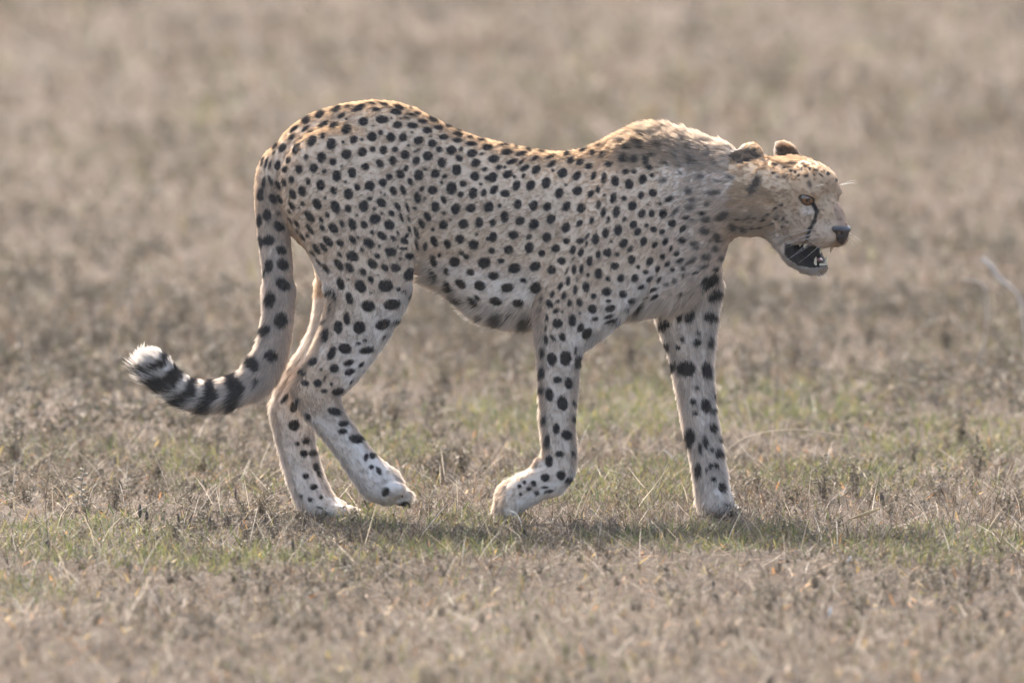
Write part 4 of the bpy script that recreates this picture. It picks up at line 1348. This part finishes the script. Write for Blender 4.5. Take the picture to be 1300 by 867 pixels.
herb_parts = []
for (dens, y0, y1, s0, t0, t1) in ((540, -3.6, 1.8, 0.60, 0.9, 2.1), (300, 1.8, 6, 0.9, 0.9, 2.0), (60, 6, 13, 1.2, 1.4, 2.2), (11, 13, 34, 2.0, 1.8, 2.4)):
    p = scatter(dens, y0, y1)
    k = rng.random(len(p)) < np.clip(0.25 + 0.75 * np.maximum(patch(p, DUSKY), blob(p, 2.2, 71, 0.42, 0.7)), 0, 1) * (1 - 0.4 * patch(p, BARE)) * (1 - 0.5 * patch(p, GREEN) * (y0 < 5))
    p = p[k]
    herb_parts.append(replicate(HERBS if y0 < 1 else FAR_HERBS, p, s0 * rng.uniform(0.55, 1.25, len(p)), rng.uniform(t0, t1, len(p))))
V, F, C = gather(herb_parts)
hb = mesh_obj('ground_herbs', V, F, herb_m, None, C)
hb['kind'] = 'stuff'
tag(hb, 'low grey brown herbs with tiny curled leaves covering the soil', 'herbs')
print('tris', len(dg.data.polygons), len(gg.data.polygons), len(hb.data.polygons))

# ------------------------------------------------------------------ single plants, stalks and scraps one can point at
stalk_m = plain('pale_stalk', (0.36, 0.29, 0.20), 0.6, 0.4, 0, 0.25, 150)
white_m = plain('bleached_scrap', (0.74, 0.68, 0.58), 0.6, 0.4, 0, 0.12, 150)
brown_m = plain('brown_stalk', (0.10, 0.075, 0.055), 0.7, 0.3, 0, 0.3, 150)
twig_m = plain('grey_twig', (0.52, 0.48, 0.43), 0.7, 0.3, 0, 0.2, 150)
straw_m = plain('yellow_straw', (0.50, 0.36, 0.19), 0.6, 0.4, 0, 0.25, 150)
dark_m = plain('withered_leaf', (0.085, 0.068, 0.052), 0.7, 0.3, 0, 0.45, 250)


def tube(pts, r0, r1, m=7):
    pts = np.asarray(pts, float)
    V, F = [], []
    d = np.gradient(pts, axis=0)
    for i, (p, t) in enumerate(zip(pts, d)):
        t = t / (np.linalg.norm(t) + 1e-9)
        a = np.cross(t, (0.3, 1, 0.2))
        a /= np.linalg.norm(a)
        b_ = np.cross(t, a)
        r_ = r0 + (r1 - r0) * i / (len(pts) - 1)
        for j in range(m):
            q = 2 * math.pi * j / m
            V.append(p + (a * math.cos(q) + b_ * math.sin(q)) * r_)
    for i in range(len(pts) - 1):
        for j in range(m):
            F.append([i * m + j, i * m + (j + 1) % m, (i + 1) * m + (j + 1) % m, (i + 1) * m + j])
    return np.array(V), np.array(F)


def lens(L, W, th, bend=0.2, m=6):
    """a thin curled leaf along +Z: closed skin with thickness"""
    V, F = [], []
    for i, t in enumerate(np.linspace(0, 1, m)):
        w = W * math.sin(math.pi * (0.06 + 0.9 * t)) ** 0.8
        y = bend * L * (t - 0.3) ** 2
        V += [(-w, y - w * .35, L * t), (0, y + th, L * t), (w, y - w * .35, L * t), (0, y - th, L * t)]
    for i in range(m - 1):
        for j in range(4):
            F.append([i * 4 + j, i * 4 + (j + 1) % 4, i * 4 + 4 + (j + 1) % 4, i * 4 + 4 + j])
    return np.array(V), np.array(F)


def at_ground(px, py):
    g = G(px, py)
    g[2] = ground_z([g[0]], [g[1]])[0]
    return g


def stalk(name, pix, py_base, r0, r1, mat, label, cat, dy=0.0):
    """pixels traced along a stalk; it stands on the ground at row py_base"""
    g = G(pix[0][0], py_base)
    yo = g[1] / SC
    pts = spline(np.array([P(x, y, yo + dy * i) for i, (x, y) in enumerate(pix)]), 5)
    pts[0, 2] = ground_z([pts[0, 0]], [pts[0, 1]])[0] - 0.006
    V, F = tube(pts, r0, r1)
    o_ = mesh_obj(name, V, F, mat, smooth=True)
    return tag(o_, label, cat)


stalk('dry_stalk', [(662, 674), (661, 662), (655, 652), (647, 648)], 674, 0.0011, 0.0006, white_m, 'white bleached grass stalk bent in front of the lifted forepaw', 'stalk')
stalk('dry_stalk', [(860, 590), (857, 583), (850, 577), (842, 570)], 590, 0.0013, 0.0009, white_m, 'short white stalk slanting up behind the planted forepaw', 'stalk')
stalk('dry_stalk', [(905, 588), (945, 556), (1000, 545), (1050, 549), (1095, 556)], 590, 0.0011, 0.0005, stalk_m, 'long pale stalk arching low over the grass ahead of the forepaws', 'stalk', -3)
stalk('dry_stalk', [(935, 600), (930, 580), (922, 565), (915, 558)], 602, 0.0012, 0.0006, stalk_m, 'pale stalk leaning against the planted foreleg', 'stalk')
stalk('dry_stalk', [(62, 690), (58, 640), (66, 575), (80, 548)], 692, 0.0009, 0.0004, brown_m, 'thin brown stem standing alone beyond the herb with pale seeds', 'stem')
stalk('dry_stalk', [(60, 505), (78, 492), (100, 482), (126, 490)], 512, 0.0018, 0.0009, stalk_m, 'blurred pale stalk arching over the grass beyond the tail tip', 'stalk')
stalk('dry_stalk', [(1304, 470), (1301, 420), (1294, 378), (1282, 364), (1268, 353), (1258, 338), (1246, 329)], 470, 0.0010, 0.0048, twig_m, 'crooked pale grey twig sticking out of the distant grass', 'twig')
stalk('dry_stalk', [(1240, 466), (1252, 420), (1250, 365), (1222, 354)], 466, 0.0012, 0.0010, twig_m, 'thin grey stalk curving under the crooked pale twig', 'twig')
stalk('dry_stalk', [(985, 520), (987, 470), (984, 430)], 524, 0.0016, 0.0008, brown_m, 'upright dark stem with bare tip behind the cheetah', 'stem')
stalk('dry_stalk', [(120, 450), (119, 410), (112, 378)], 456, 0.0024, 0.0012, brown_m, 'dark blurred stem standing in the distant grass beyond the tail', 'stem')


def blade_thing(px, py, L, W, tilt, az, mat, name, label, cat, group=None, up=0.012):
    V, F = lens(L, W, 0.0006, 0.35)
    a, c = math.radians(tilt), math.radians(az)
    R1 = np.array([[math.cos(a), 0, math.sin(a)], [0, 1, 0], [-math.sin(a), 0, math.cos(a)]])
    R2 = np.array([[math.cos(c), -math.sin(c), 0], [math.sin(c), math.cos(c), 0], [0, 0, 1]])
    g = at_ground(px, py)
    o_ = mesh_obj(name, V @ R1.T @ R2.T, F, mat, smooth=True)
    o_.location = g + np.array([0, 0, up])
    return tag(o_, label, cat, group)


blade_thing(1080, 676, 0.062, 0.0036, 72, 8, straw_m, 'straw_blade', 'curled yellow straw blade lying on the green herbs', 'straw', up=0.022)
blade_thing(1074, 722, 0.017, 0.0042, 55, 30, white_m, 'white_petal', 'small white petal lying on the bare brown soil', 'petal', up=0.004)
blade_thing(1052, 782, 0.019, 0.0032, 12, 0, white_m, 'white_petal', 'white petal standing upright in the blurred soil', 'petal', up=0.002)
blade_thing(960, 808, 0.012, 0.003, 70, 0, straw_m, 'straw_blade', 'tiny straw scrap on the blurred bare soil', 'straw', up=0.003)
# dark spear-shaped withered leaves
def order(n_):
    w_ = ('nearest', 'second', 'third', 'fourth', 'fifth', 'sixth', 'seventh', 'eighth', 'ninth', 'tenth', 'eleventh', 'twelfth')
    return w_[n_] if n_ < len(w_) else str(n_ + 1) + 'th'


REFS = {'planted forepaw': (915, 652), 'lifted forepaw': (640, 658), 'stepping hind paw': (512, 646), 'planted hind paw': (430, 655), 'herb with pale seed cups': (106, 676),
        'crooked pale grey twig': (1300, 470), 'yellow straw blade': (1100, 676), 'upright white petal': (1052, 782)}


def by_reference(spots):
    """for every spot the landmark it is counted from and its place in that order"""
    q = np.array([G(s[0], s[1])[:2] for s in spots])
    names = list(REFS)
    rank = np.zeros((len(names), len(q)), int)
    for i, k_ in enumerate(names):
        d_ = np.linalg.norm(q - G(*REFS[k_])[:2], axis=1)
        rank[i, np.argsort(d_)] = np.arange(len(q))
    out_ = []
    for j in range(len(q)):
        i = int(np.argmin(rank[:, j]))
        n_ = rank[i, j]
        out_.append('%s the %s' % ('nearest to' if n_ == 0 else order(n_) + ' from', names[i]))
    return out_


LEAVES = ((178, 664, .036), (186, 668, .030), (226, 672, .034), (240, 676, .036), (267, 680, .038), (371, 706, .036), (470, 652, .030), (905, 748, .03), (60, 700, .03),
                    (155, 625, .028), (300, 640, .03), (1200, 640, .034), (1212, 650, .03), (1120, 650, .03), (1290, 690, .03))
for (px, py, L), where in zip(LEAVES, by_reference(LEAVES)):
    blade_thing(px, py, L * rng.uniform(.6, 1), rng.uniform(.0025, .0042), rng.normal(0, 10), rng.uniform(-40, 40), dark_m, 'withered_leaf', 'dark withered spear shaped leaf, ' + where, 'leaf',
                'withered leaves standing in the grass', up=0.004)


def seed_stalk(px, py, top):
    """upright herb with pale seed cups"""
    root_ = link(bpy.data.objects.new('seed_stalk', None))
    g = at_ground(px, py)
    root_.location = g
    H_ = (py - top) * SC
    pts = spline(np.array([(0.012, 0, -0.004), (0.004, 0, H_ * .3), (-0.004, 0.003, H_ * .65), (0.004, 0, H_)]), 5)
    V, F = tube(pts, 0.0012, 0.0006)
    mesh_obj('stem', V, F, brown_m, root_, smooth=True)
    for k in range(9):
        t = 0.42 + 0.06 * k
        p = pts[min(len(pts) - 1, int(t * len(pts)))]
        V, F = lens(0.010, 0.0032, 0.0012, 0.5)
        a = (0.9 if k % 2 else -0.9) + rng.normal(0, .2)
        R1 = np.array([[math.cos(a), 0, math.sin(a)], [0, 1, 0], [-math.sin(a), 0, math.cos(a)]])
        mesh_obj('seed_cup', V @ R1.T + p, F, stalk_m, root_, smooth=True)
    return tag(root_, 'upright brown herb stalk with pairs of pale seed cups', 'herb')


seed_stalk(106, 676, 596)

# single woody herbs large enough to tell apart: stem bush and leaves
BIG = [herb(300 + i, 12 + i, 0.075 + 0.008 * i, 13, 0.0024, 0.014) for i in range(5)]
BIG_ME = []
for i, (v, f_, c) in enumerate(BIG):
    o_ = mesh_obj('dry_herb', v, f_, herb_m, None, np.clip(c * 1.5, 0, .8))
    BIG_ME.append(o_.data)
    bpy.data.objects.remove(o_)
BUSHES = ((562, 612, 1.15), (585, 606, .9), (785, 650, .75), (800, 644, .6), (1046, 640, 1.0), (1010, 642, .8), (1085, 632, .9), (1130, 660, .8), (1190, 640, .8), (1240, 610, .9),
                                 (1280, 660, .8), (960, 628, .8), (30, 640, .9), (75, 640, .8), (145, 650, .7), (330, 655, .7), (545, 655, .6), (610, 690, .6), (700, 700, .6), (760, 705, .55), (660, 710, .55),
                                 (200, 610, .8), (260, 600, .8), (310, 590, .8), (20, 590, 1.0), (1160, 590, .9), (1220, 560, .9), (880, 560, .9), (950, 500, 1.1), (1010, 470, 1.2), (1100, 440, 1.2),
                                 (800, 470, 1.2), (760, 440, 1.3), (600, 460, 1.2), (560, 500, 1.1), (500, 540, 1.0), (1200, 450, 1.3), (1270, 480, 1.2), (60, 450, 1.3), (230, 430, 1.3), (1180, 720, .55), (1230, 730, .5), (450, 690, .55), (500, 700, .5))
for i, ((px, py, s), where) in enumerate(zip(BUSHES, by_reference(BUSHES))):
    o_ = link(bpy.data.objects.new('dry_herb', BIG_ME[i % 5]))
    o_.location = at_ground(px, py) - np.array([0, 0, 0.004])
    o_.rotation_euler = (0, 0, rng.uniform(0, 6.28))
    o_.scale = (s, s, s * rng.uniform(0.85, 1.15))
    tag(o_, 'bushy grey brown dry herb, ' + where, 'herb', 'dry herbs rising above the grass')

# ------------------------------------------------------------------ dusty, sunlit air
hz = bpy.data.materials.new('dusty_air')
hz.use_nodes = True
nt = hz.node_tree
nt.nodes.remove(nt.nodes['Principled BSDF'])
pv = nt.nodes.new('ShaderNodeVolumePrincipled')
pv.inputs['Color'].default_value = (0.95, 0.93, 0.90, 1)
pv.inputs['Density'].default_value = 0.00022
pv.inputs['Anisotropy'].default_value = 0.3
nt.links.new(pv.outputs[0], nt.nodes['Material Output'].inputs['Volume'])
x0, x1, y0, y1, z0, z1 = -2600, 2600, -2600, 4100, -1.4, 2.6
haze = mesh_obj('haze', [(x, y, z) for z in (z0, z1) for y in (y0, y1) for x in (x0, x1)],
                [(0, 2, 3, 1), (4, 5, 7, 6), (0, 1, 5, 4), (2, 6, 7, 3), (0, 4, 6, 2), (1, 3, 7, 5)], hz)
haze['kind'] = 'stuff'
tag(haze, 'thin pale dusty air over the plain', 'haze')
scene.cycles.volume_max_steps = 64
